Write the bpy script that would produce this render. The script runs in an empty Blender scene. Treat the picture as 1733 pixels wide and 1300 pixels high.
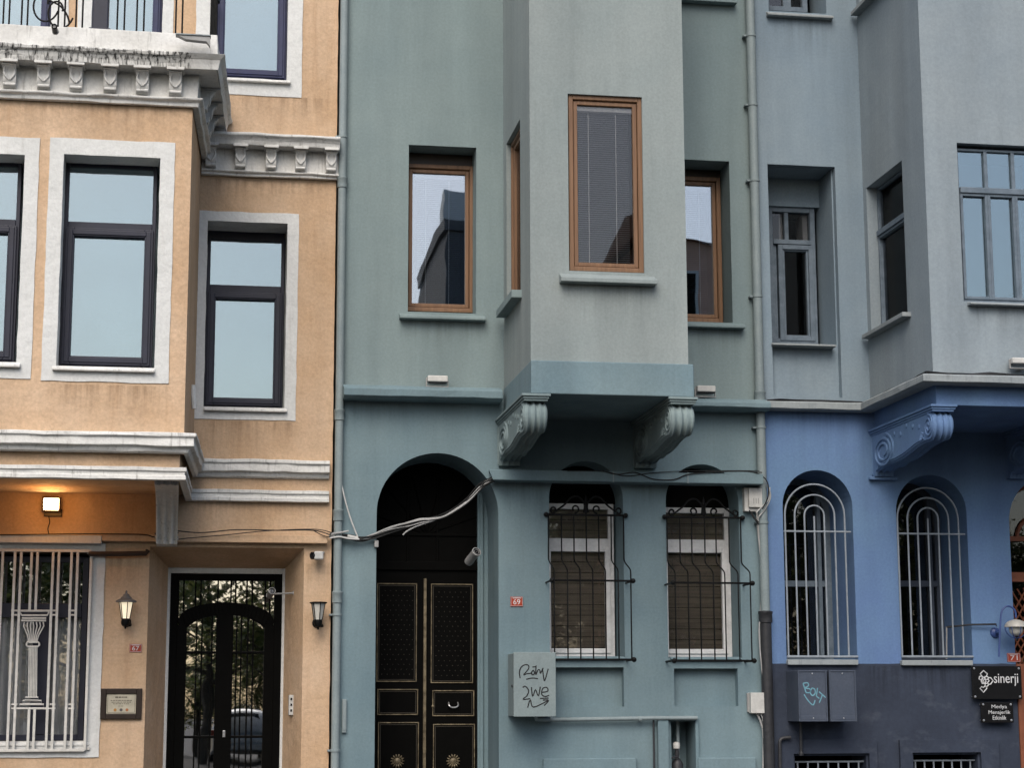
import bpy, bmesh, math, random
from mathutils import Vector, Matrix
from mathutils.noise import noise as pnoise
random.seed(11)
scene = bpy.context.scene
col = scene.collection

# ------------------------------------------------------------------ camera
FPX, YAW, PITCH, ROLL = 3235.7, 0.160945, 0.170014, -0.0030346
CAM = Vector((0.0, -17.0, 1.65))
_F = Vector((math.sin(YAW)*math.cos(PITCH), math.cos(YAW)*math.cos(PITCH), math.sin(PITCH)))
_R0 = Vector((math.cos(YAW), -math.sin(YAW), 0)); _U0 = _R0.cross(_F)
_R = math.cos(ROLL)*_R0 + math.sin(ROLL)*_U0
_U = -math.sin(ROLL)*_R0 + math.cos(ROLL)*_U0
cd = bpy.data.cameras.new('camera'); cam = bpy.data.objects.new('camera', cd); col.objects.link(cam)
M = Matrix.Identity(4)
for i in range(3):
    M[i][0] = _R[i]; M[i][1] = _U[i]; M[i][2] = -_F[i]; M[i][3] = CAM[i]
cam.matrix_world = M
cd.sensor_width = 36; cd.lens = FPX*36/1733; cd.clip_start = .1; cd.clip_end = 3000
scene.camera = cam

# ------------------------------------------------------------------ sky, sun, exposure
SUN_EL, SUN_AZ = math.radians(45), math.radians(198)      # azimuth clockwise from +Y
w = bpy.data.worlds.new('World'); scene.world = w; w.use_nodes = True
nt = w.node_tree; nt.nodes.clear()
sky = nt.nodes.new('ShaderNodeTexSky'); sky.sky_type = 'NISHITA'; sky.sun_disc = False
sky.sun_elevation = SUN_EL; sky.sun_rotation = SUN_AZ; sky.dust_density = 3.0; sky.ozone_density = 1.0; sky.air_density = 1.0
bg = nt.nodes.new('ShaderNodeBackground'); bg.inputs['Strength'].default_value = 0.10
wo = nt.nodes.new('ShaderNodeOutputWorld')
nt.links.new(sky.outputs[0], bg.inputs[0]); nt.links.new(bg.outputs[0], wo.inputs[0])
sl = bpy.data.lights.new('sun', 'SUN'); sl.energy = 1.1; sl.angle = math.radians(44); sl.color = (1, .96, .90)
so = bpy.data.objects.new('sun', sl); col.objects.link(so)
sd = Vector((math.sin(SUN_AZ)*math.cos(SUN_EL), math.cos(SUN_AZ)*math.cos(SUN_EL), math.sin(SUN_EL)))
so.rotation_euler = sd.to_track_quat('Z', 'Y').to_euler(); so.location = (0, -8, 20)
scene.view_settings.view_transform = 'Standard'; scene.view_settings.look = 'None'
scene.view_settings.exposure = 0.8; scene.view_settings.gamma = 1.0
scene.render.engine = 'CYCLES'
scene.cycles.max_bounces = 6; scene.cycles.diffuse_bounces = 1; scene.cycles.glossy_bounces = 3; scene.cycles.transparent_max_bounces = 6

# ------------------------------------------------------------------ pixel helpers (photo pixel + plane Y -> world)
def P(px, py, Y):
    d = _F*FPX + _R*(px-866.5) - _U*(py-650.0)
    t = (Y-CAM.y)/d.y
    return CAM + d*t
def X(px, py, Y): return P(px, py, Y).x
def Z(px, py, Y): return P(px, py, Y).z
def RP(a, b, c, d, Y):                # pixel rectangle -> x0,x1,z0,z1
    mx, my = (a+c)/2, (b+d)/2
    return X(a, my, Y), X(c, my, Y), Z(mx, d, Y), Z(mx, b, Y)

# ------------------------------------------------------------------ materials
def mat(name):
    m = bpy.data.materials.new(name); m.use_nodes = True
    n = m.node_tree.nodes; b = n['Principled BSDF']
    return m, m.node_tree, b
def N(t, kind, **kw):
    n = t.nodes.new(kind)
    for k, v in kw.items():
        if k in n.inputs: n.inputs[k].default_value = v
        else: setattr(n, k, v)
    return n
def c4(c): return (c[0], c[1], c[2], 1)
def surf(name, base, alt=None, rough=.85, bump=.25, fine=90, coarse=7, mottle=1.6, dirt=None, dirt_amt=.0, spec=.25,
         streak=(9, 9, .7), metal=0.0, speck=0.0, dist=.004, crack=0.0, dlo=.56, dhi=.80):
    """plaster / paint / metal: mottled colour, dirt streaks and fine relief, in world coordinates"""
    m, t, b = mat(name)
    L = t.links.new
    alt = alt or [x*.86 for x in base]
    g = N(t, 'ShaderNodeNewGeometry')
    n1 = N(t, 'ShaderNodeTexNoise', Scale=mottle, Detail=4.0, Roughness=.6)
    L(g.outputs['Position'], n1.inputs['Vector'])
    r1 = N(t, 'ShaderNodeValToRGB'); r1.color_ramp.elements[0].position = .35; r1.color_ramp.elements[1].position = .68
    r1.color_ramp.elements[0].color = c4(alt); r1.color_ramp.elements[1].color = c4(base)
    L(n1.outputs['Fac'], r1.inputs['Fac'])
    out = r1.outputs['Color']
    n5 = N(t, 'ShaderNodeTexNoise', Scale=fine*.55, Detail=2.0, Roughness=.7)
    L(g.outputs['Position'], n5.inputs['Vector'])
    mr = N(t, 'ShaderNodeMapRange'); mr.inputs[1].default_value = .3; mr.inputs[2].default_value = .75
    mr.inputs[3].default_value = 1-.09-speck; mr.inputs[4].default_value = 1.06
    L(n5.outputs['Fac'], mr.inputs[0])
    mu = N(t, 'ShaderNodeMixRGB', blend_type='MULTIPLY'); mu.inputs[0].default_value = 1
    L(out, mu.inputs[1]); L(mr.outputs[0], mu.inputs[2]); out = mu.outputs[0]
    if dirt:
        mp = N(t, 'ShaderNodeMapping'); mp.inputs['Scale'].default_value = streak
        L(g.outputs['Position'], mp.inputs[0])
        n2 = N(t, 'ShaderNodeTexNoise', Scale=1.0, Detail=5.0, Roughness=.68); L(mp.outputs[0], n2.inputs['Vector'])
        r2 = N(t, 'ShaderNodeValToRGB'); r2.color_ramp.elements[0].position = dlo; r2.color_ramp.elements[1].position = dhi
        r2.color_ramp.elements[0].color = (0, 0, 0, 1); r2.color_ramp.elements[1].color = (dirt_amt,)*3+(1,)
        L(n2.outputs['Fac'], r2.inputs['Fac'])
        mx = N(t, 'ShaderNodeMixRGB'); mx.inputs[2].default_value = c4(dirt)
        L(r2.outputs['Color'], mx.inputs[0]); L(out, mx.inputs[1]); out = mx.outputs[0]
    if crack:
        vo = N(t, 'ShaderNodeTexVoronoi', feature='DISTANCE_TO_EDGE'); vo.inputs['Scale'].default_value = .55
        wn = N(t, 'ShaderNodeTexNoise', Scale=3.0, Detail=4.0, Roughness=.65); L(g.outputs['Position'], wn.inputs['Vector'])
        wm = N(t, 'ShaderNodeVectorMath', operation='SCALE'); wm.inputs['Scale'].default_value = .55; L(wn.outputs['Color'], wm.inputs[0])
        wa = N(t, 'ShaderNodeVectorMath', operation='ADD'); L(g.outputs['Position'], wa.inputs[0]); L(wm.outputs[0], wa.inputs[1]); L(wa.outputs[0], vo.inputs['Vector'])
        cr = N(t, 'ShaderNodeMapRange'); cr.inputs[1].default_value = .0; cr.inputs[2].default_value = .006; cr.inputs[3].default_value = 1; cr.inputs[4].default_value = 0
        L(vo.outputs['Distance'], cr.inputs[0])
        mk = N(t, 'ShaderNodeTexNoise', Scale=.7, Detail=2.0); L(g.outputs['Position'], mk.inputs['Vector'])
        mr2 = N(t, 'ShaderNodeMapRange'); mr2.inputs[1].default_value = .52; mr2.inputs[2].default_value = .62; mr2.inputs[3].default_value = 0; mr2.inputs[4].default_value = crack
        L(mk.outputs['Fac'], mr2.inputs[0])
        ml = N(t, 'ShaderNodeMath', operation='MULTIPLY'); L(cr.outputs[0], ml.inputs[0]); L(mr2.outputs[0], ml.inputs[1])
        mc = N(t, 'ShaderNodeMixRGB'); mc.inputs[2].default_value = c4([x*.35 for x in base]); L(ml.outputs[0], mc.inputs[0]); L(out, mc.inputs[1]); out = mc.outputs[0]
        # long rain-wash streaks, paler and darker
        mp3 = N(t, 'ShaderNodeMapping'); mp3.inputs['Scale'].default_value = (2.6, 2.6, .22); L(g.outputs['Position'], mp3.inputs[0])
        n6 = N(t, 'ShaderNodeTexNoise', Scale=1.0, Detail=5.0, Roughness=.62); L(mp3.outputs[0], n6.inputs['Vector'])
        m6 = N(t, 'ShaderNodeMapRange'); m6.inputs[1].default_value = .32; m6.inputs[2].default_value = .68; m6.inputs[3].default_value = .88; m6.inputs[4].default_value = 1.09
        L(n6.outputs['Fac'], m6.inputs[0]); mm6 = N(t, 'ShaderNodeMixRGB', blend_type='MULTIPLY'); mm6.inputs[0].default_value = 1; L(out, mm6.inputs[1]); L(m6.outputs[0], mm6.inputs[2]); out = mm6.outputs[0]
    L(out, b.inputs['Base Color'])
    b.inputs['Roughness'].default_value = rough; b.inputs['Metallic'].default_value = metal
    b.inputs['Specular IOR Level'].default_value = spec
    if bump > 0:
        n3 = N(t, 'ShaderNodeTexNoise', Scale=fine, Detail=2.0, Roughness=.65); L(g.outputs['Position'], n3.inputs['Vector'])
        n4 = N(t, 'ShaderNodeTexNoise', Scale=coarse, Detail=2.0, Roughness=.5); L(g.outputs['Position'], n4.inputs['Vector'])
        b1 = N(t, 'ShaderNodeBump'); b1.inputs['Strength'].default_value = bump; b1.inputs['Distance'].default_value = dist
        L(n3.outputs['Fac'], b1.inputs['Height'])
        b2 = N(t, 'ShaderNodeBump'); b2.inputs['Strength'].default_value = min(1, bump*1.3); b2.inputs['Distance'].default_value = .02
        L(n4.outputs['Fac'], b2.inputs['Height']); L(b2.outputs[0], b1.inputs['Normal'])
        L(b1.outputs[0], b.inputs['Normal'])
    return m
def plain(name, c, rough=.5, metal=0.0, spec=.4, bump=.0):
    return surf(name, c, [x*.8 for x in c], rough=rough, metal=metal, spec=spec, bump=bump, fine=60, coarse=20, mottle=9)
def glass(name, refl, tint=(1, 1, 1), rough=.01, wob=.0, ior=1.5):
    """window glass: mirror layer over see-through glass, slight waviness"""
    m, t, b = mat(name); L = t.links.new
    t.nodes.remove(b); out = t.nodes['Material Output']
    tr = N(t, 'ShaderNodeBsdfTransparent'); tr.inputs[0].default_value = c4([.86*x for x in tint])
    gl = N(t, 'ShaderNodeBsdfGlossy'); gl.inputs[0].default_value = c4(tint); gl.inputs['Roughness'].default_value = rough
    fr = N(t, 'ShaderNodeFresnel'); fr.inputs[0].default_value = ior
    ad = N(t, 'ShaderNodeMath', operation='MAXIMUM'); ad.inputs[1].default_value = refl
    L(fr.outputs[0], ad.inputs[0])
    mx = N(t, 'ShaderNodeMixShader'); L(ad.outputs[0], mx.inputs[0]); L(tr.outputs[0], mx.inputs[1]); L(gl.outputs[0], mx.inputs[2])
    if wob:
        g = N(t, 'ShaderNodeNewGeometry'); n = N(t, 'ShaderNodeTexNoise', Scale=2.2, Detail=1.0); L(g.outputs['Position'], n.inputs['Vector'])
        bp = N(t, 'ShaderNodeBump'); bp.inputs['Strength'].default_value = wob; bp.inputs['Distance'].default_value = .01
        L(n.outputs['Fac'], bp.inputs['Height']); L(bp.outputs[0], gl.inputs['Normal'])
    L(mx.outputs[0], out.inputs[0]); return m
def emis(name, c, s):
    m, t, b = mat(name)
    b.inputs['Base Color'].default_value = c4(c); b.inputs['Emission Color'].default_value = c4(c); b.inputs['Emission Strength'].default_value = s
    return m
def wood(name, c, c2, axis=2):
    m, t, b = mat(name); L = t.links.new
    g = N(t, 'ShaderNodeNewGeometry'); mp = N(t, 'ShaderNodeMapping')
    s = [45, 45, 45]; s[axis] = 2.0; mp.inputs['Scale'].default_value = s; L(g.outputs['Position'], mp.inputs[0])
    n = N(t, 'ShaderNodeTexNoise', Scale=1.0, Detail=5.0, Roughness=.6); L(mp.outputs[0], n.inputs['Vector'])
    r = N(t, 'ShaderNodeValToRGB'); r.color_ramp.elements[0].position = .3; r.color_ramp.elements[1].position = .7
    r.color_ramp.elements[0].color = c4(c2); r.color_ramp.elements[1].color = c4(c); L(n.outputs['Fac'], r.inputs['Fac'])
    L(r.outputs[0], b.inputs['Base Color']); b.inputs['Roughness'].default_value = .5
    bp = N(t, 'ShaderNodeBump'); bp.inputs['Strength'].default_value = .2; bp.inputs['Distance'].default_value = .002
    L(n.outputs['Fac'], bp.inputs['Height']); L(bp.outputs[0], b.inputs['Normal'])
    return m

MT = {}
def stain_mat(name, c, amt, freq=26.0):
    """rain-washed dirt: vertical streaks that fade out downwards"""
    m, t, b = mat(name); L = t.links.new
    g = N(t, 'ShaderNodeNewGeometry'); mp = N(t, 'ShaderNodeMapping'); mp.inputs['Scale'].default_value = (freq, freq, .9); L(g.outputs['Position'], mp.inputs[0])
    n = N(t, 'ShaderNodeTexNoise', Scale=1.0, Detail=4.0, Roughness=.65); L(mp.outputs[0], n.inputs['Vector'])
    tc = N(t, 'ShaderNodeTexCoord'); sp = N(t, 'ShaderNodeSeparateXYZ'); L(tc.outputs['Generated'], sp.inputs[0])
    r = N(t, 'ShaderNodeMapRange'); r.inputs[1].default_value = .42; r.inputs[2].default_value = .72; L(n.outputs['Fac'], r.inputs[0])
    pw = N(t, 'ShaderNodeMath', operation='POWER'); pw.inputs[1].default_value = 1.6; L(sp.outputs['Z'], pw.inputs[0])
    # soft sides
    a = N(t, 'ShaderNodeMath', operation='SUBTRACT'); a.inputs[1].default_value = .5; L(sp.outputs['X'], a.inputs[0])
    ab = N(t, 'ShaderNodeMath', operation='ABSOLUTE'); L(a.outputs[0], ab.inputs[0])
    e = N(t, 'ShaderNodeMapRange'); e.inputs[1].default_value = .5; e.inputs[2].default_value = .36; L(ab.outputs[0], e.inputs[0])
    m1 = N(t, 'ShaderNodeMath', operation='MULTIPLY'); L(r.outputs[0], m1.inputs[0]); L(pw.outputs[0], m1.inputs[1])
    m2 = N(t, 'ShaderNodeMath', operation='MULTIPLY'); L(m1.outputs[0], m2.inputs[0]); L(e.outputs[0], m2.inputs[1])
    m3 = N(t, 'ShaderNodeMath', operation='MULTIPLY'); m3.inputs[1].default_value = amt; L(m2.outputs[0], m3.inputs[0])
    b.inputs['Base Color'].default_value = c4(c); b.inputs['Roughness'].default_value = .9; b.inputs['Specular IOR Level'].default_value = .1
    L(m3.outputs[0], b.inputs['Alpha']); return m
MT['peach'] = surf('peach_plaster', (.65, .47, .318), (.58, .39, .238), bump=.45, fine=70, coarse=9, mottle=1.3, dirt=(.30, .15, .06), dirt_amt=.35, speck=.05, dist=.006, crack=.05)
MT['white'] = surf('old_white_paint', (.78, .775, .74), (.68, .67, .63), bump=.3, fine=60, coarse=14, mottle=3, dirt=(.10, .09, .075), dirt_amt=.75, streak=(22, 22, 2.2), dist=.005)
MT['surround'] = surf('white_surround_paint', (.72, .725, .70), (.66, .665, .64), bump=.4, fine=70, coarse=10, mottle=2, dirt=(.35, .32, .27), dirt_amt=.4, dist=.005)
MT['grey'] = surf('shaded_grey_green_plaster', (.235, .295, .293), (.198, .258, .264), bump=.22, fine=80, coarse=5, mottle=.8, dirt=(.12, .15, .15), dirt_amt=.22, crack=.05)  # recess wall's darker, bluer shade is put into this colour
MT['greybay_lit'] = surf('sky_lit_grey_plaster', (.295, .331, .322), (.258, .300, .296), bump=.22, fine=80, coarse=5, mottle=.8, dirt=(.12, .15, .15), dirt_amt=.22, crack=.05)  # neutral bay plaster, lightened for the sky light its front catches
MT['greylow'] = surf('grey_blue_plaster', (.20, .275, .295), (.155, .228, .258), bump=.22, fine=80, coarse=5, mottle=.9, dirt=(.11, .14, .15), dirt_amt=.3, crack=.05)  # lower wall's bluish shade put into the colour; bay base shares it
MT['bluegrey'] = surf('shaded_pale_blue_plaster', (.25, .312, .352), (.205, .27, .325), bump=.22, fine=80, coarse=5, mottle=.8, dirt=(.13, .16, .18), dirt_amt=.2, crack=.05)  # recess copy of the upper blue plaster, shade put into its tone
MT['bluebay_lit'] = surf('sky_lit_blue_plaster', (.295, .34, .362), (.255, .305, .338), bump=.22, fine=80, coarse=5, mottle=.8, dirt=(.13, .16, .18), dirt_amt=.2, crack=.05)  # bay copy of that plaster, colour lightened for its sky-lit front
MT['blue'] = surf('blue_plaster', (.15, .255, .41), (.125, .205, .385), bump=.22, fine=80, coarse=5, mottle=1.0, dirt=(.09, .13, .2), dirt_amt=.25, crack=.05)
MT['slate'] = surf('slate_blue_plinth_paint', (.046, .058, .086), (.034, .043, .065), bump=.3, fine=60, coarse=6, mottle=1.8, dirt=(.20, .22, .26), dirt_amt=.3, streak=(2.5, 2.5, 4), crack=.05)
MT['bandwhite'] = surf('pale_band_paint', (.33, .36, .365), (.27, .3, .31), bump=.25, mottle=4, dirt=(.03, .03, .035), dirt_amt=.6, streak=(16, 16, 3))
MT['stained'] = surf('dripping_dirt_white_paint', (.74, .735, .70), (.62, .61, .57), bump=.3, fine=60, coarse=14, mottle=3, dirt=(.012, .012, .012), dirt_amt=.95, streak=(42, 42, 3.2), dist=.005, dlo=.47, dhi=.62)
MT['glass_low'] = glass('thin_mirror_glass', .16, (1, 1, 1), wob=.05)
MT['navy'] = plain('navy_window_paint', (.018, .020, .038), rough=.45)
MT['navyblue'] = plain('blue_window_paint', (.022, .028, .085), rough=.45)
MT['black'] = plain('black_iron', (.0045, .0045, .0045), rough=.5, bump=.2, spec=.15)
MT['doorblack'] = plain('black_door_paint', (.0035, .0034, .003), rough=.5, spec=.04)
MT['golddim'] = plain('dull_stud', (.06, .05, .035))
MT['gold'] = surf('worn_gold_paint', (.27, .22, .14), (.09, .072, .045), rough=.5, bump=.2, mottle=14, metal=.3)
MT['pvc'] = plain('white_window_plastic', (.80, .80, .79), rough=.35)
MT['grille'] = plain('cream_iron_paint', (.74, .72, .66), rough=.5, bump=.1)
MT['bluegrille'] = plain('pale_blue_iron_paint', (.30, .34, .38), rough=.5)
MT['framepale'] = surf('pale_blue_frame_paint', (.165, .205, .245), (.115, .15, .185), rough=.6, bump=.2, mottle=12)
MT['wood'] = wood('brown_varnished_wood', (.235, .125, .06), (.14, .068, .03))
MT['bamboo'] = wood('woven_wood_blind', (.23, .19, .14), (.10, .082, .058), axis=0)
MT['terracotta'] = plain('terracotta_paint', (.23, .075, .035), rough=.6, bump=.15)
MT['room'] = plain('dark_room', (.012, .011, .010), rough=.95, spec=0)
MT['palelining'] = surf('pale_lining', (.42, .43, .44), bump=0)
MT['curtain'] = surf('grey_curtain', (.86, .89, .92), (.72, .76, .80), rough=.95, bump=0, mottle=6, streak=(8, 8, .4))
MT['blind'] = plain('grey_venetian_blind', (.12, .135, .15), rough=.5)
MT['blinddark'] = plain('dark_venetian_blind', (.035, .04, .045), rough=.6, spec=.1)
MT['blindhead'] = plain('white_blind_head', (.6, .6, .6))
MT['glass_dull'] = glass('dusty_old_glass', .035, (.9, .9, .9), wob=.05, ior=1.12)
MT['glass_sky'] = glass('coated_window_glass', .23, (.86, .97, 1.0), wob=.03)
MT['glass_mid'] = glass('half_mirror_glass', .30, (.93, .97, 1.0), wob=.06)
MT['glass'] = glass('clear_glass', .045, (1, 1, 1), wob=.05)
MT['glass_dull2'] = glass('dim_arched_glass', .06, (.95, .95, .95), wob=.06, ior=1.25)
MT['glass_door'] = glass('door_glass', .58, (1, 1, 1), wob=.08)
MT['pipe'] = surf('painted_drainpipe', (.26, .31, .315), (.22, .27, .28), rough=.55, bump=.12, mottle=5, dirt=(.10, .11, .11), dirt_amt=.4, spec=.4)
MT['castiron'] = plain('dark_cast_iron', (.035, .036, .04), rough=.5, bump=.2)
MT['cablegrey'] = plain('grey_cable', (.42, .42, .41), rough=.6)
MT['cableblack'] = plain('black_cable', (.012, .012, .012), rough=.6)
MT['cablewhite'] = plain('white_cable', (.62, .62, .6), rough=.5)
MT['plasticwhite'] = plain('white_plastic', (.62, .615, .58), rough=.45)
MT['plasticgrey'] = plain('grey_plastic', (.36, .36, .35), rough=.45)
MT['lens'] = plain('lens_black', (.01, .01, .012), rough=.1, spec=.6)
MT['red'] = plain('red_enamel', (.38, .055, .025), rough=.35)
MT['ltext'] = plain('white_lettering', (.72, .72, .72), rough=.5)
MT['signblack'] = plain('black_sign_panel', (.008, .008, .009), rough=.25)
MT['steel'] = plain('steel_stud', (.6, .6, .6), rough=.3, metal=.8)
MT['paper'] = plain('cream_paper', (.55, .50, .38), rough=.6)
MT['ink'] = plain('dark_ink', (.05, .04, .03), rough=.7)
MT['spray'] = plain('black_spray_paint', (.012, .012, .013), rough=.7)
MT['spraycyan'] = plain('cyan_spray_paint', (.16, .36, .44), rough=.7)
MT['brownframe'] = plain('dark_brown_frame', (.028, .016, .010), rough=.4)
MT['greybox'] = surf('grey_cabinet_paint', (.235, .285, .285), (.21, .26, .265), rough=.6, bump=.1, mottle=5, dirt=(.12, .14, .14), dirt_amt=.3)
MT['slatebox'] = surf('slate_cabinet_paint', (.075, .09, .12), (.06, .075, .105), rough=.55, bump=.1, mottle=5, dirt=(.16, .17, .19), dirt_amt=.3)
MT['lampblue'] = plain('blue_lamp_paint', (.05, .09, .26), rough=.4)
MT['lampcream'] = plain('cream_lamp_shade', (.52, .50, .45), rough=.45)
MT['bulb'] = emis('lit_lamp', (1, .66, .30), 22)
MT['lanternglass'] = plain('frosted_lantern_glass', (.62, .60, .54), rough=.3)
MT['lanternlit'] = emis('lit_lantern_glass', (1, .84, .6), .4)
MT['lanternroof'] = plain('weathered_lantern_roof', (.17, .16, .15), rough=.5, bump=.1)

MT['stain_dark'] = stain_mat('grey_rain_stain', (.06, .065, .065), .28)
MT['stain_warm'] = stain_mat('brown_rain_stain', (.20, .105, .045), .38, 18.0)
MT['stain_black'] = stain_mat('sooty_rain_stain', (.015, .015, .014), .4, 34.0)
# ------------------------------------------------------------------ mesh builder
class MB:
    def __init__(s): s.v = []; s.f = []
    def add(s, vs, fs):
        o = len(s.v); s.v += [tuple(v) for v in vs]; s.f += [tuple(i+o for i in f) for f in fs]; return s
    def mbox(s, m, u0, u1, v0, v1, w0, w1):
        vs = [m(u, v, w) for u in (u0, u1) for v in (v0, v1) for w in (w0, w1)]
        return s.add(vs, [(0, 1, 3, 2), (4, 6, 7, 5), (0, 4, 5, 1), (2, 3, 7, 6), (0, 2, 6, 4), (1, 5, 7, 3)])
    def box(s, x0, x1, y0, y1, z0, z1):
        return s.mbox(lambda u, v, w: (u, w, v), x0, x1, z0, z1, y0, y1)
    def prism(s, poly, m, w0, w1):       # poly in (u,v), extruded along w
        n = len(poly)
        vs = [m(u, v, w0) for u, v in poly]+[m(u, v, w1) for u, v in poly]
        fs = [tuple(range(n)), tuple(range(2*n-1, n-1, -1))]+[(i, (i+1) % n, n+(i+1) % n, n+i) for i in range(n)]
        return s.add(vs, fs)
    def tube(s, pts, r, n=8, closed=False, flat=None):
        pts = [Vector(p) for p in pts]; k = len(pts); rings = []
        prev = None
        for i, p in enumerate(pts):
            a = pts[(i-1) % k] if (closed or i > 0) else p
            b = pts[(i+1) % k] if (closed or i < k-1) else p
            t = (b-a).normalized() if (b-a).length > 1e-9 else Vector((0, 0, 1))
            if prev is None:
                up = Vector((0, 1, 0)) if abs(t.y) < .9 else Vector((1, 0, 0))
                nx = t.cross(up).normalized()
            else:
                nx = (prev-t*prev.dot(t))
                nx = nx.normalized() if nx.length > 1e-6 else t.orthogonal().normalized()
            ny = t.cross(nx); prev = nx
            rr = r[i] if isinstance(r, (list, tuple)) else r
            rings.append([p+nx*(rr*math.cos(q))+ny*(rr*math.sin(q)) for q in (2*math.pi*j/n for j in range(n))])
        vs = [v for ring in rings for v in ring]; fs = []
        for i in range(k if closed else k-1):
            a, b = i*n, ((i+1) % k)*n
            for j in range(n): fs.append((a+j, a+(j+1) % n, b+(j+1) % n, b+j))
        if not closed: fs += [tuple(range(n-1, -1, -1)), tuple(range((k-1)*n, k*n))]
        return s.add(vs, fs)
    def lathe(s, c, axis, prof, n=20, arc=2*math.pi):   # prof: (r, h) along axis
        ax = Vector(axis).normalized(); a = ax.orthogonal().normalized(); b = ax.cross(a); c = Vector(c)
        vs = []; fs = []
        for r, h in prof:
            for j in range(n):
                q = arc*j/n
                vs.append(c+ax*h+a*(r*math.cos(q))+b*(r*math.sin(q)))
        for i in range(len(prof)-1):
            for j in range(n): fs.append((i*n+j, i*n+(j+1) % n, (i+1)*n+(j+1) % n, (i+1)*n+j))
        fs += [tuple(range(n-1, -1, -1)), tuple(range((len(prof)-1)*n, len(prof)*n))]
        return s.add(vs, fs)
    def sweep(s, prof, path, jit=0.0, step=.12, seed=0):
        """prof: closed (out,z) polygon; path: (x,y) polyline, outward side = right of travel towards -Y"""
        pts = []
        for i in range(len(path)-1):
            a, b = Vector(path[i]), Vector(path[i+1]); d = b-a; k = max(1, int(d.length/step)) if jit else 1
            for j in range(k): pts.append((a+d*(j/k), i, j == 0 and i > 0))
        pts.append((Vector(path[-1]), len(path)-2, False))
        segs = [(Vector(path[i+1])-Vector(path[i])).normalized() for i in range(len(path)-1)]
        nrm = [Vector((d.y, -d.x)) for d in segs]; n = len(prof); vs = []; fs = []
        for k, (p, i, corner) in enumerate(pts):
            if corner:
                m = (nrm[i-1]+nrm[i]); m = m/(m.dot(nrm[i]))
            else: m = nrm[i]
            for q, (o, z) in enumerate(prof):
                e = jit*pnoise((p.x*5+seed, p.y*5, q*1.7)) if o > .001 else 0
                e2 = jit*pnoise((p.x*4+seed+9, p.y*4, q*.3)) if o > .001 else 0
                pp = p+m*(o+e); vs.append((pp.x, pp.y, z+e2))
        for k in range(len(pts)-1):
            for q in range(n): fs.append((k*n+q, k*n+(q+1) % n, (k+1)*n+(q+1) % n, (k+1)*n+q))
        fs += [tuple(range(n-1, -1, -1)), tuple(range((len(pts)-1)*n, len(pts)*n))]
        return s.add(vs, fs)
    def wall(s, m, outline, holes, rim=0.0):
        """flat wall with openings; holes: (polygon, depth, inner polygon or None); rim: thickness of the outer edge"""
        bm = bmesh.new(); 
        def loop(poly):
            vv = [bm.verts.new((p[0], p[1], 0)) for p in poly]
            for i in range(len(vv)): bm.edges.new((vv[i], vv[(i+1) % len(vv)]))
        loop(outline)
        for h in holes: loop(h[0])
        bmesh.ops.triangle_fill(bm, use_beauty=True, use_dissolve=False, edges=bm.edges[:])
        bm.verts.index_update()
        s.add([m(v.co.x, v.co.y, 0) for v in bm.verts], [tuple(v.index for v in f.verts) for f in bm.faces])
        bm.free()
        for h in holes:
            po, d = h[0], h[1]; pi = h[2] if len(h) > 2 and h[2] else po; n = len(po)
            s.add([m(u, v, 0) for u, v in po]+[m(u, v, d) for u, v in pi], [(i, (i+1) % n, n+(i+1) % n, n+i) for i in range(n)])
        if rim:
            n = len(outline)
            s.add([m(u, v, 0) for u, v in outline]+[m(u, v, rim) for u, v in outline], [(i, (i+1) % n, n+(i+1) % n, n+i) for i in range(n)])
        return s
    def ring(s, m, u0, u1, v0, v1, t, w0, w1, tb=None, tt=None):
        tb = t if tb is None else tb; tt = t if tt is None else tt
        s.mbox(m, u0, u0+t, v0, v1, w0, w1); s.mbox(m, u1-t, u1, v0, v1, w0, w1)
        s.mbox(m, u0+t, u1-t, v0, v0+tb, w0, w1); s.mbox(m, u0+t, u1-t, v1-tt, v1, w0, w1)
        return s

WL = {}     # world position of every object we place
def finish(me, smooth):
    bm = bmesh.new(); bm.from_mesh(me); bmesh.ops.recalc_face_normals(bm, faces=bm.faces[:]); bm.to_mesh(me); bm.free()
    if smooth:
        me.polygons.foreach_set('use_smooth', [True]*len(me.polygons)); me.set_sharp_from_angle(angle=math.radians(40))
def build(name, mb, mt, parent=None, bev=0.0, smooth=False, kind=None, recalc=True):
    me = bpy.data.meshes.new(name); me.from_pydata(mb.v, [], mb.f)
    xs = [v[0] for v in mb.v]; ys = [v[1] for v in mb.v]; zs = [v[2] for v in mb.v]
    c = Vector(((min(xs)+max(xs))/2, (min(ys)+max(ys))/2, min(zs)))
    me.transform(Matrix.Translation(-c))
    if recalc: finish(me, smooth)
    me.materials.append(MT[mt] if isinstance(mt, str) else mt); me.update()
    o = bpy.data.objects.new(name, me); col.objects.link(o)
    WL[o] = c
    if parent: o.parent = parent; o.location = c-WL[parent]
    else: o.location = c
    if bev:
        b = o.modifiers.new('bevel', 'BEVEL'); b.width = bev; b.segments = 2; b.limit_method = 'ANGLE'; b.angle_limit = math.radians(40)
    if kind: o['kind'] = kind
    return o
def tag(o, label, cat, group=None):
    o['label'] = label; o['category'] = cat
    if group: o['group'] = group
    return o
def thing(name, loc, label, cat, group=None):
    o = bpy.data.objects.new(name, None); col.objects.link(o); o.location = loc; WL[o] = Vector(loc); o.empty_display_size = .2
    return tag(o, label, cat, group)
def group_part(name, parent, loc):
    o = bpy.data.objects.new(name, None); col.objects.link(o); o.parent = parent; WL[o] = Vector(loc); o.location = WL[o]-WL[parent]; o.empty_display_size = .1
    return o
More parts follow.
